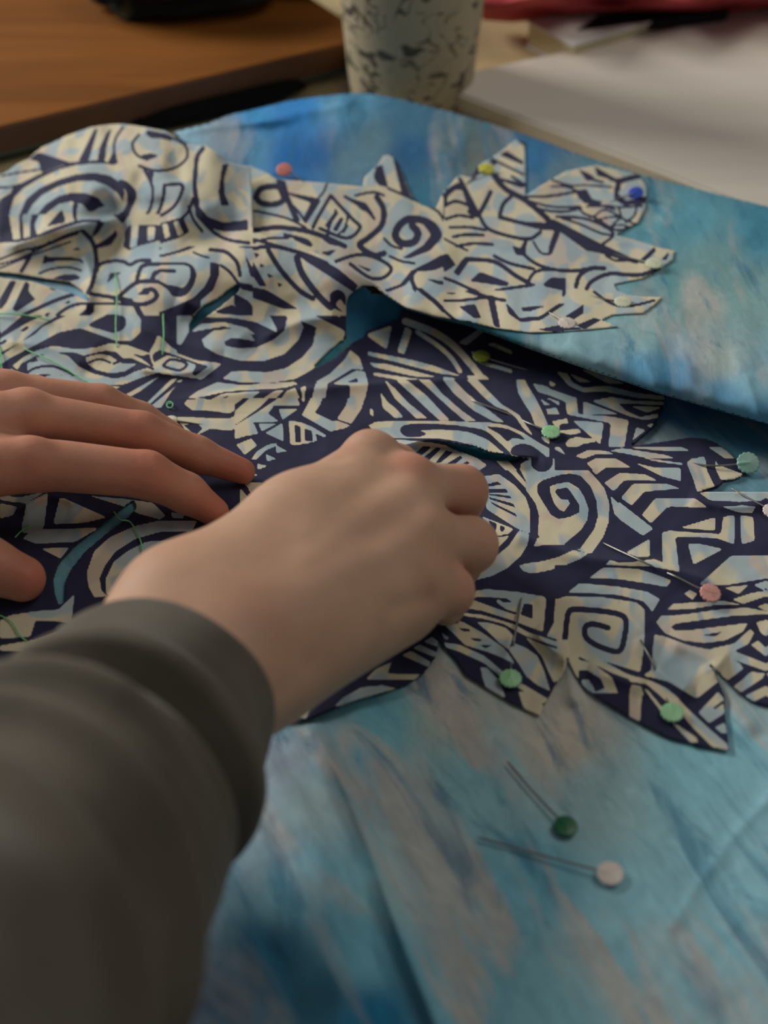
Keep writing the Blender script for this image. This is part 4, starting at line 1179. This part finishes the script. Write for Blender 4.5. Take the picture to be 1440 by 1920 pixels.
# printed appliqué pieces lying on the batik
u3, v3, f3 = sheet(-160, 1600, 228, 1412, 2.5, OUT_MAIN, HOLES)
z3 = z_low(u3, v3) + .02
seam = inside(u3, v3, OUT_U) & (u3 < 716) & (v3 < 560); z3[seam] = np.maximum(z3[seam], z_up(u3[seam], v3[seam]) + .045)
me = np_mesh('print_main', W(P(u3, v3, z3)), f3); fattr(me, 'ink', ink_at(MOTIF, u3, v3)); add_cloth_attr(me, P(u3, v3, z3 * .3) / 100)
o = link_mesh('printed_cloth', me, M_PRINT); solid(o, .0003)
tag(o, 'large navy and cream tribal-swirl print cut into flame shapes, lying under both hands', 'fabric piece')
u4, v4, f4 = sheet(455, 1275, 250, 632, 2.5, OUT_UP)
z4 = z_up(u4, v4) + .09
me = np_mesh('print_upper', W(P(u4, v4, z4)), f4); fattr(me, 'ink', ink_at(MOTIF_UP, u4, v4)); add_cloth_attr(me, P(u4, v4, z4 * .3) / 100 + [.3, .1, 0])
o = link_mesh('printed_cloth', me, M_PRINT); solid(o, .0003)
tag(o, 'smaller navy and cream tribal print with pointed tips pinned on the folded-back blue cloth', 'fabric piece')
# ------------------------------------------------------------------ the person: two hands and a sleeve
def caps(p, a, b, ra, rb):
    a = np.asarray(a, np.float32); b = np.asarray(b, np.float32); d = b - a; L = np.float32(d @ d) + np.float32(1e-9)
    t = np.clip((p - a) @ d / L, 0, 1); q = p - a - t[..., None] * d
    return np.sqrt(np.einsum('...i,...i->...', q, q)) - (np.float32(ra) + np.float32(rb - ra) * t)
def smin(a, b, k):
    h = np.clip(.5 + .5 * (b - a) / k, 0, 1); return b * (1 - h) + a * h - k * h * (1 - h)
def surface_nets(f, org, h):
    nx, ny, nz = f.shape; s = f < 0
    cnt = np.zeros((nx - 1, ny - 1, nz - 1)); acc = np.zeros((nx - 1, ny - 1, nz - 1, 3))
    for ax in range(3):
        sl0 = [slice(None)] * 3; sl1 = [slice(None)] * 3; sl0[ax] = slice(0, -1); sl1[ax] = slice(1, None)
        a = f[tuple(sl0)]; b = f[tuple(sl1)]; cr = (a < 0) != (b < 0); t = np.where(cr, a / np.where(cr, a - b, 1), 0)
        o = [i for i in range(3) if i != ax]
        for d1 in (0, 1):
            for d2 in (0, 1):
                sl = [None] * 3; sl[ax] = slice(None); sl[o[0]] = slice(d1, f.shape[o[0]] - 1 + d1); sl[o[1]] = slice(d2, f.shape[o[1]] - 1 + d2)
                c = cr[tuple(sl)]; tt = t[tuple(sl)]; cnt += c; acc[..., ax] += c * tt; acc[..., o[0]] += c * d1; acc[..., o[1]] += c * d2
    act = cnt > 0; ids = -np.ones(act.shape, int); ids[act] = np.arange(act.sum())
    I = np.argwhere(act); verts = org + h * (I + acc[act] / cnt[act][:, None])
    F = []
    for ax in range(3):
        o = [(ax + 1) % 3, (ax + 2) % 3]
        sl0 = [slice(1, -1)] * 3; sl1 = [slice(1, -1)] * 3; sl0[ax] = slice(0, -1); sl1[ax] = slice(1, None)
        a = s[tuple(sl0)]; b = s[tuple(sl1)]
        for flip, m in ((False, a & ~b), (True, ~a & b)):
            e = np.argwhere(m)
            if not len(e): continue
            e = e + [0 if i == ax else 1 for i in range(3)]
            def g(d0, d1_):
                q = e.copy(); q[:, o[0]] -= d0; q[:, o[1]] -= d1_; return ids[q[:, 0], q[:, 1], q[:, 2]]
            q = np.stack([g(1, 1), g(0, 1), g(0, 0), g(1, 0)], 1)
            F.append(q[:, ::-1] if flip else q)
    return verts, np.concatenate(F)
def relax(v, f, it=3):
    n = len(v)
    for _ in range(it):
        acc = np.zeros_like(v); c = np.zeros(n)
        for k in range(4):
            np.add.at(acc, f[:, k], v[f[:, (k + 1) % 4]] + v[f[:, (k + 3) % 4]]); np.add.at(c, f[:, k], 2)
        v = v * .5 + .5 * acc / c[:, None]
    return v

def hand(palm, fingers, k_palm=1.0, k_root=.55, bumps=(), dents=(), clipf=None, flush=(), h=.11, name='hand', m=None, parent=None):
    """palm: list of (A,B,ra,rb); fingers: list of joint chains [(u,v,z,r),...]; everything in photo px + height, cm radii"""
    pts = [np.array(q[i][:3]) for q in palm for i in (0, 1)] + [np.array(j[:3]) for f in fingers for j in f]
    pw = np.array([P(*q) for q in pts]); lo = pw.min(0) - 2.6; hi = pw.max(0) + 2.6
    n = np.ceil((hi - lo) / h).astype(int) + 1
    g = np.stack(np.meshgrid(*[lo[i] + h * np.arange(n[i]) for i in range(3)], indexing='ij'), -1).astype(np.float32)
    D = None
    for (A_, B_) in palm:
        d = caps(g, P(*A_[:3]), P(*B_[:3]), A_[3], B_[3]); D = d if D is None else smin(D, d, k_palm)
    fs = []
    for f in fingers:
        df = None
        for i in range(len(f) - 1):
            d = caps(g, P(*f[i][:3]), P(*f[i + 1][:3]), f[i][3], f[i + 1][3]); df = d if df is None else smin(df, d, .28)
        fs.append(df)
    out = None
    for df in fs:
        r = smin(D, df, k_root); out = r if out is None else smin(out, r, .06)
    for (u, v, z, r, k) in bumps: out = smin(out, np.sqrt(((g - P(u, v, z)) ** 2).sum(-1)) - r, k)
    for (A_, B_, amp, wd) in dents: # shallow grooves (+) or tendon ridges (-)
        d = caps(g, P(*A_), P(*B_), 0, 0); out = out + amp * np.exp(-(d / wd) ** 2)
    v, f = surface_nets(out, lo, h); v = relax(v, f, 3)
    if clipf is not None:
        keep = clipf(v); fk = keep[f].all(1); f = f[fk]
    used = np.unique(f); rm = np.zeros(len(v), int); rm[used] = np.arange(len(used)); v = v[used]; f = rm[f]
    me = np_mesh(name, W(v), f)
    fl = np.zeros(len(v))
    for (u, vv, z, r, amt) in flush: fl = np.maximum(fl, amt * np.exp(-(((v - P(u, vv, z)) ** 2).sum(-1)) / r ** 2))
    fattr(me, 'flush', fl)
    return link_mesh(name, me, m, parent)

person = thing('person', Vector(W(P(200, 1300, 6))), 'person in a dark olive grey sleeve, both bare hands working on the printed cloth', 'person')
SKIN_R = mat_skin('skin_right', srgb(206, 164, 136), srgb(196, 120, 98), srgb(180, 128, 98))
SKIN_L = mat_skin('skin_left', srgb(200, 142, 116), srgb(178, 92, 72), srgb(170, 106, 82))
# right hand: closed pinch seen from the back
R_PALM = [((60,1480,8.2,2.4),(350,1155,6.2,2.25)), ((140,1530,7.8,2.3),(440,1255,5.9,2.15)),
    ((350,1150,6.2,2.2),(560,985,5.9,1.65)), ((560,985,5.9,1.65),(697,868,5.7,1.12)),
    ((390,1190,6.2,2.0),(770,925,5.4,1.25)), ((430,1235,6.0,1.9),(780,1010,5.1,1.3)), ((450,1250,5.8,1.9),(765,1092,4.6,1.25)),
    ((500,1230,5.2,1.9),(735,1128,4.0,1.6)), ((400,1150,5.0,1.9),(640,1020,4.4,1.8)), ((520,1100,4.8,2.0),(720,1040,4.2,1.7))]
R_FING = [
    [(697,868,5.7,1.12),(742,878,4.6,.98),(775,925,2.6,.86),(790,972,.95,.62)],
    [(765,918,5.4,1.15),(864,922,4.0,1.08),(852,985,2.0,.84),(805,990,.95,.62)],
    [(778,1014,5.1,1.15),(880,1022,3.75,1.10),(862,1062,1.7,.82),(812,1050,.85,.62)],
    [(770,1098,4.6,1.1),(838,1108,3.45,1.02),(836,1135,1.6,.74),(795,1118,.8,.56)],
    [(480,1090,4.4,1.6),(600,1010,3.0,1.3),(690,985,1.9,1.1),(765,985,.95,.72)]]
R_DENT = [((560,1010,7.6),(690,860,6.8),-.05,.5), ((560,1060,7.7),(770,910,6.6),-.05,.5), ((560,1120,7.4),(790,1000,6.3),-.04,.5),
    ((660,950,7.0),(735,900,6.6),.07,.5), ((700,1010,7.0),(780,965,6.3),.05,.5), ((680,1100,6.6),(780,1055,5.9),.05,.5), ((640,870,6.9),(610,885,6.8),.12,.35),
    ((560,1230,7.0),(500,1150,7.6),.10,.6), ((470,1340,7),(600,1250,6.6),.08,.5), ((735,1140,5.8),(800,1120,5.2),.14,.4)]
R_BUMP = [(692,850,6.15,.80,.6), (768,893,5.95,.75,.6), (795,1000,5.6,.7,.6), (785,1085,5.1,.6,.6)]
R_FLUSH = [(692,825,6.2,1.0,.55), (768,885,6.3,.85,.95), (740,850,5.6,1.2,.45), (650,860,6.3,.8,.5), (880,920,4.2,1.6,.6), (895,1025,3.6,1.5,.45), (855,1110,3.4,1.4,.55), (850,970,4.0,.7,.9), (850,1075,3.6,.7,.9), (805,1105,5.2,.8,.25), (460,1150,8,1.5,.25)]
hand(R_PALM, R_FING, k_palm=1.5, bumps=R_BUMP, dents=R_DENT, flush=R_FLUSH, name='right_hand', m=SKIN_R, parent=person, h=.115)
# left hand: fingers laid flat
L_PALM = [((-430,900,5.2,2.2),(60,868,3.9,1.15)), ((-430,860,5.4,2.2),(50,782,4.1,1.15)), ((-430,820,5.2,2.1),(10,740,3.7,1.05)), ((-430,800,5.0,2.0),(-50,716,3.2,.95)),
    ((-420,900,4.6,2.2),(-60,830,3.4,1.5)), ((-430,900,4.8,2.0),(-150,920,3.2,1.5))]
L_FING = [
    [(60,868,3.9,1.12),(275,890,2.9,1.0),(350,925,1.75,.86),(402,960,.95,.64)],
    [(50,782,4.1,1.12),(265,812,3.0,.93),(370,852,1.8,.80),(455,884,.95,.58)],
    [(10,740,3.7,1.0),(190,756,2.7,.84),(265,785,1.6,.74),(322,812,.95,.56)],
    [(-50,716,3.2,.9),(70,735,2.2,.72),(130,752,1.5,.62),(175,765,1.0,.5)],
    [(-260,930,3.6,1.5),(-120,1000,2.4,1.25),(-20,1062,1.55,1.15),(42,1085,1.25,.95)]]
hand(L_PALM, L_FING, flush=[(275,870,3.6,1.3,.45),(265,795,3.6,1.2,.4),(400,955,1.2,1.2,.7),(450,882,1.2,1.2,.7),(60,1085,1.8,1.2,.6),(60,860,4.6,1.3,.3)],
    dents=[((-200,840,5.8),(60,860,5.1),-.10,.45),((-200,800,5.8),(50,775,5.2),-.12,.45),((-60,835,5.2),(80,825,4.6),.18,.5),((30,1040,2.6),(75,1060,2.1),.12,.25),((258,862,3.9),(262,905,3.6),.05,.14),((276,858,3.9),(280,905,3.6),.05,.14)],
    bumps=[(60,856,4.25,.7,.6),(50,768,4.45,.7,.6)], name='left_hand', m=SKIN_L, parent=person, h=.115, k_root=.5)

# sleeve: rings around the forearm axis
AX = [(300,1312,5.9), (245,1400,6.5), (165,1512,7.5), (45,1662,9.2), (-85,1800,11.4), (-250,1955,14.0), (-450,2130,17.0), (-760,2390,21.0)]
axp = np.array([P(*q) for q in AX]); axc = catmull(axp, n=16)
seg = np.r_[0, np.cumsum(np.linalg.norm(np.diff(axc, axis=0), axis=1))]
def sleeve(tA, tB, nt_, rad, disp, name, parent, th, m):
    ts = np.linspace(tA, tB, nt_); c = np.stack([np.interp(ts, seg, axc[:, i]) for i in range(3)], 1)
    tg = np.gradient(np.stack([np.interp(np.linspace(tA - .3, tB + .3, nt_), seg, axc[:, i]) for i in range(3)], 1), axis=0)
    k = np.ones(15) / 15; tg = np.stack([np.convolve(np.pad(tg[:, i], 7, 'edge'), k, 'valid') for i in range(3)], 1); tg /= np.linalg.norm(tg, axis=1)[:, None]
    side = np.cross(tg, [0, 0, 1.]); side /= np.linalg.norm(side, axis=1)[:, None]; upv = np.cross(side, tg)
    th_ = np.linspace(0, 2 * math.pi, 221)[:-1]
    Tm, TH = np.meshgrid(ts, th_, indexing='ij'); R = rad(Tm) + disp(Tm, TH)
    V = c[:, None] + R[..., None] * (np.cos(TH)[..., None] * side[:, None] + np.sin(TH)[..., None] * upv[:, None])
    V[..., 2] = np.maximum(V[..., 2], .62 + .1 * np.sin(V[..., 0] * 2))
    n0, n1 = TH.shape; idx = np.arange(n0 * n1).reshape(n0, n1); nx = np.roll(idx, -1, 1)
    F = np.stack([idx[:-1], nx[:-1], nx[1:], idx[1:]], -1).reshape(-1, 4)
    o = link_mesh(name, np_mesh(name, W(V.reshape(-1, 3)), F), m, parent); s = o.modifiers.new('t', 'SOLIDIFY'); s.thickness = th; s.offset = -1
    return o
def mat_sleeve():
    m, nt, b = mat('olive_grey_knit'); co = objco(nt)
    n = noise(nt, co, 35, 4); r = ramp(nt, [(.35, srgb(90, 83, 72)), (.65, srgb(102, 94, 83))]); nt.links.new(n, r.inputs[0]); nt.links.new(r.outputs[0], b.inputs['Base Color'])
    b.inputs['Roughness'].default_value = .9; b.inputs['Specular IOR Level'].default_value = .15; b.inputs['Sheen Weight'].default_value = .1
    bump(nt, b, noise(nt, co, 600, 3), .3, .0005); return m
M_SLV = mat_sleeve()
def ang_d(TH, a): return (TH - a + math.pi) % (2 * math.pi) - math.pi
def ridge(T, TH, pts, amp, w):
    """ridge through (t, theta) control points"""
    p = np.array(pts, float); a = np.interp(T, p[:, 0], p[:, 1]); m = np.clip((T - p[0, 0]) / .8, 0, 1) * np.clip((p[-1, 0] - T) / 1.2, 0, 1)
    return amp * m * np.exp(-(ang_d(TH, a) / w) ** 2)
def disp_body(T, TH):
    up = .5 + .5 * np.sin(TH)
    d = .06 * np.sin(T * .8 + TH * 2)
    s_ = np.clip(TH / math.pi, -.1, 1.2)
    def ring(tl, tr, amp, w, a0=-.2, a1=1.3):
        t0 = tl + (tr - tl) * s_
        return amp * np.exp(-((T - t0) / w) ** 2) * np.clip((s_ - a0) * 4, 0, 1) * np.clip((a1 - s_) * 4, 0, 1)
    d += ring(6.2, 8.6, .6, .5, -.2, .85) + ring(8.6, 13.5, .85, .6) + ring(12.5, 18.5, .7, .8)
    d -= ring(7.4, 11.2, .75, .7) + ring(10.4, 16, .75, .9)
    d += ring(7.5, 6.6, .25, .4, .5, 1.2)
    return d * np.clip((T - 5.0) / 1.2, .0, 1) * (TH < 3.9)
sl = sleeve(4.3, seg[-1], 190, lambda T: np.interp(T, [4.3, 4.8, 5.2, 6.2, 7.5, 10, 16, 30], [3.4, 3.1, 3.3, 4.3, 4.6, 4.7, 4.9, 5.4]), disp_body, 'sleeve', person, .0016, M_SLV)
cf = sleeve(-0.0, 4.6, 80, lambda T: np.interp(T, [0, .12, .35, 1.5, 3.0, 3.6, 3.95, 4.4, 4.6], [3.6, 3.72, 3.78, 3.9, 4.15, 4.45, 4.45, 3.7, 3.4]), lambda T, TH: .06 * np.sin(TH * 3 + T) + .04 * np.sin(TH * 5 - T * 2), 'cuff', sl, .0022, M_SLV)
# ------------------------------------------------------------------ flat-headed pins and tacking threads
def surf(u, v, layer):
    u = np.array([float(u)]); v = np.array([float(v)])
    return float((z_up(u, v) if layer == 'u' else z_low(u, v))[0]) + (.1 if layer == 'u' else .03)
def tube_mesh(pts, rad, seg=8, taper=None):
    pts = np.array(pts, float); n = len(pts); tg = np.gradient(pts, axis=0); tg /= np.linalg.norm(tg, axis=1)[:, None] + 1e-9
    s = np.cross(tg, [0.1, 0.2, 1.]); s /= np.linalg.norm(s, axis=1)[:, None]; w_ = np.cross(s, tg)
    r = np.full(n, rad) if taper is None else rad * taper(np.linspace(0, 1, n))
    th = np.linspace(0, 2 * math.pi, seg + 1)[:-1]
    V = pts[:, None] + r[:, None, None] * (np.cos(th)[None, :, None] * s[:, None] + np.sin(th)[None, :, None] * w_[:, None])
    idx = np.arange(n * seg).reshape(n, seg); nx = np.roll(idx, -1, 1)
    F = np.stack([idx[:-1], nx[:-1], nx[1:], idx[1:]], -1).reshape(-1, 4)
    return np_mesh('tube', W(V.reshape(-1, 3)), F)
M_STEEL, nt, b = mat('pin_steel'); n_ = noise(nt, objco(nt), 60, 2); r_ = ramp(nt, [(.3, srgb(120, 118, 115)), (.7, srgb(160, 156, 150))]); nt.links.new(n_, r_.inputs[0]); nt.links.new(r_.outputs[0], b.inputs['Base Color'])
b.inputs['Metallic'].default_value = .6; b.inputs['Roughness'].default_value = .35
HEADM = {}
def head_mat(nm, c):
    if nm not in HEADM:
        m, nt, b = mat('plastic_' + nm); co = objco(nt); n = noise(nt, co, 180, 2); r = ramp(nt, [(.3, c * .93), (.7, c)]); nt.links.new(n, r.inputs[0]); nt.links.new(r.outputs[0], b.inputs['Base Color'])
        b.inputs['Roughness'].default_value = .38; b.inputs['Subsurface Weight'].default_value = .15; b.inputs['Subsurface Radius'].default_value = (.002, .002, .002); HEADM[nm] = m
    return HEADM[nm]
def head_mesh(cen, nrm_, dirv, R=.46, th=.13):
    nrm_ = np.array(nrm_, float); nrm_ /= np.linalg.norm(nrm_); d = np.array(dirv, float); d -= nrm_ * (d @ nrm_); d /= np.linalg.norm(d); e = np.cross(nrm_, d)
    prof = [(0, 1.0), (.3, 1.0), (.62, .98), (.72, .80), (.86, .84), (.96, .6), (1.0, 0), (.96, -.6), (.86, -.84), (.72, -.8), (.3, -.95), (0, -.95)]
    N = 72; V = []; F = []
    for fr, h_ in prof:
        for k in range(N):
            a = 2 * math.pi * k / N; sc_ = 1 + (.10 * abs(math.cos(7 * a)) - .06) * (1 if fr > .65 else 0); x = fr * R * sc_ * math.cos(a); y = fr * R * sc_ * math.sin(a)
            z = h_ * th / 2
            if h_ > .7 and abs(y) < .1 and x < .12: z += .035 * (1 - (y / .1) ** 2)     # raised seam over the embedded shaft
            V.append(cen + d * (-x) * -1 + e * y + nrm_ * z if False else cen + d * (-x) + e * y + nrm_ * z)
    for i in range(len(prof) - 1):
        for k in range(N): k2 = (k + 1) % N; F.append((i * N + k, (i + 1) * N + k, (i + 1) * N + k2, i * N + k2))
    return np_mesh('head', W(np.array(V)), np.array(F))
def pin(hu, hv, layer, path, colname, col, label, lift=.16, tilt=(0, -.12), R=.435, group=None):
    zc = surf(hu, hv, layer) + lift; cen = P(hu, hv, zc)
    pts = [P(u, v, surf(u, v, layer) + dz) for u, v, dz in path] + [cen]
    t = thing('pin', W(cen), label, 'pin', 'flat-headed sewing pins'); fc = np.array(pts)
    cr = catmull(fc, n=8); dirv = cen - cr[-6]
    link_mesh('head', head_mesh(cen, (tilt[0], tilt[1], 1), -dirv, R), head_mat(colname, srgb(*col)), t)
    tp = lambda s: np.clip(s * 14, .08, 1)
    link_mesh('shaft', tube_mesh(cr, .042, 8, tp), M_STEEL, t)
GREEN = (160, 214, 160); PINK = (222, 156, 142); WHITE = (228, 214, 204)
pin(533, 318, 'u', [(620,372,-.25),(575,345,-.05),(552,330,.12)], 'pink', (226, 140, 126), 'coral pink pin head at the back beside the blue cloth, left of centre', lift=.30, tilt=(0, -.5))
pin(912, 317, 'u', [(850,380,-.2),(880,340,.02)], 'yellow', (206, 200, 66), 'yellow pin on the pointed tip nearest the tumbler', lift=.2, tilt=(0,-.3))
pin(1192, 362, 'u', [(1110,400,-.15),(1160,372,.03)], 'blue', (44, 80, 178), 'dark blue pin on the furthest right tip of the upper print piece', lift=.2, tilt=(-.3,-.4))
pin(1226, 494, 'u', [(1120,470,-.15),(1190,486,.05)], 'cream', (224, 226, 196), 'cream pin on the right-pointing tip below the blue pin', lift=.18)
pin(1168, 566, 'u', [(1060,545,-.15),(1130,560,.03)], 'cream', (224, 226, 196), 'cream pin on the tip just above the fold edge', lift=.12, R=.42)
pin(1063, 606, 'u', [(1000,570,-.1),(1040,592,.05)], 'white', WHITE, 'white pin at the lower edge of the upper print piece, by the fold', lift=.1, R=.42)
pin(903, 668, 'l', [(1010,700,-.1),(940,680,.06)], 'olive', (150, 158, 60), 'olive yellow pin in the shadow under the fold', lift=.2)
pin(1033, 810, 'l', [(880,748,-.03),(897,755,.10),(940,771,.08),(968,783,-.12),(997,796,.12)], 'green', GREEN, 'pale green pin in the middle of the print, below the fold', lift=.2)
pin(1403, 868, 'l', [(1290,868,-.1),(1332,873,.12),(1365,872,.2)], 'mint', (150, 196, 178), 'bluish mint pin at the rightmost print tip', lift=.3, tilt=(0, -.65), R=.52)
pin(1449, 958, 'l', [(1370,915,-.05),(1400,932,.08)], 'white', (232, 226, 234), 'white pin cut off by the right edge of the picture', lift=.2)
pin(1332, 1112, 'l', [(1130,1017,-.02),(1145,1025,.16),(1205,1053,.14),(1236,1068,-.16),(1267,1081,.14),(1300,1098,.16)], 'rose', PINK, 'pink pin woven through the dark crease at right', lift=.22, tilt=(.1, -.3))
pin(957, 1272, 'l', [(978,1120,-.05),(975,1135,.14),(965,1195,.14),(960,1225,-.2),(958,1250,.05)], 'green', GREEN, 'pale green pin on the left of the two lower flame tips', lift=.2)
pin(1260, 1336, 'l', [(1200,1198,-.05),(1206,1210,.14),(1222,1240,.12),(1238,1285,-.2),(1254,1320,.05)], 'green', GREEN, 'pale green pin on the right lower flame tip', lift=.2)
pin(1061, 1549, 'l', [(950,1426,.02),(1000,1485,.04)], 'deep_green', (24, 104, 66), 'dark green pin lying loose on the blue cloth', lift=.09, tilt=(.05, -.1), R=.42)
pin(1144, 1638, 'l', [(893,1569,.03),(1010,1602,.05)], 'white', (236, 208, 198), 'pinkish white pin lying loose on the blue cloth, nearest the camera', lift=.09, tilt=(0, -.1), R=.46)
pin(321, 788, 'l', [(400,800,-.1),(350,792,.02)], 'cream', (224, 226, 196), 'cream pin head half hidden behind the left hand', lift=.1, R=.3)

def thread_mat():
    m, nt, b = mat('green_thread'); n = noise(nt, objco(nt), 400, 2); r = ramp(nt, [(.3, srgb(100, 196, 120)), (.7, srgb(150, 226, 158))]); nt.links.new(n, r.inputs[0]); nt.links.new(r.outputs[0], b.inputs['Base Color']); b.inputs['Roughness'].default_value = .6; return m
M_THR = thread_mat()
def thread(path, label, r=.034):
    pts = catmull([P(u, v, surf(u, v, 'l') + dz) for u, v, dz in path], n=8)
    tag(link_mesh('thread', tube_mesh(pts, r, 6), M_THR), label, 'thread', 'green tacking threads on the print')
thread([(217,512,-.1),(217,520,.08),(219,560,.2),(217,610,.16),(219,645,.06),(219,655,-.1)], 'long upright pale green thread stitch left of the curved print, above the left hand')
thread([(306,586,-.1),(306,596,.08),(307,630,.14),(305,660,.05),(305,668,-.1)], 'shorter upright green stitch right of the long one')
thread([(-20,590,.05),(20,588,.14),(60,593,.14),(90,600,.05),(96,602,-.1)], 'green stitch lying sideways at the left edge of the print')
thread([(44,652,-.1),(52,657,.08),(100,678,.14),(150,708,.12),(186,729,.05),(192,733,-.1)], 'slanting green stitch just above the left hand')
thread([(-4,640,.0),(2,665,.1),(3,690,.1),(12,700,.0)], 'short green thread end at the left edge above the hand')
thread([(214,960,.02),(226,974,.12),(243,978,.1),(258,1000,.12),(267,1030,.15),(266,1065,.14),(268,1078,.1),(276,1050,.16),(288,1032,.1)], 'loose curly green thread beside the slit, left of the wrist')
thread([(264,1080,.08),(275,1072,.12),(290,1064,.06)], 'tiny green thread end at the foot of the curly thread', .03)
thread([(28,1008,.0),(42,994,.1),(60,984,.0)], 'short dull green stitch above the thumb')
thread([(-10,1150,.03),(20,1165,.1),(36,1190,.1),(50,1202,.02)], 'green thread end below the thumb near the sleeve')
thread([(312,756,.04),(318,753,.14),(324,757,.14),(322,764,.1),(315,764,.08),(313,758,.1),(320,756,.12)], 'small green thread knot by the dark gap above the left hand', .03)
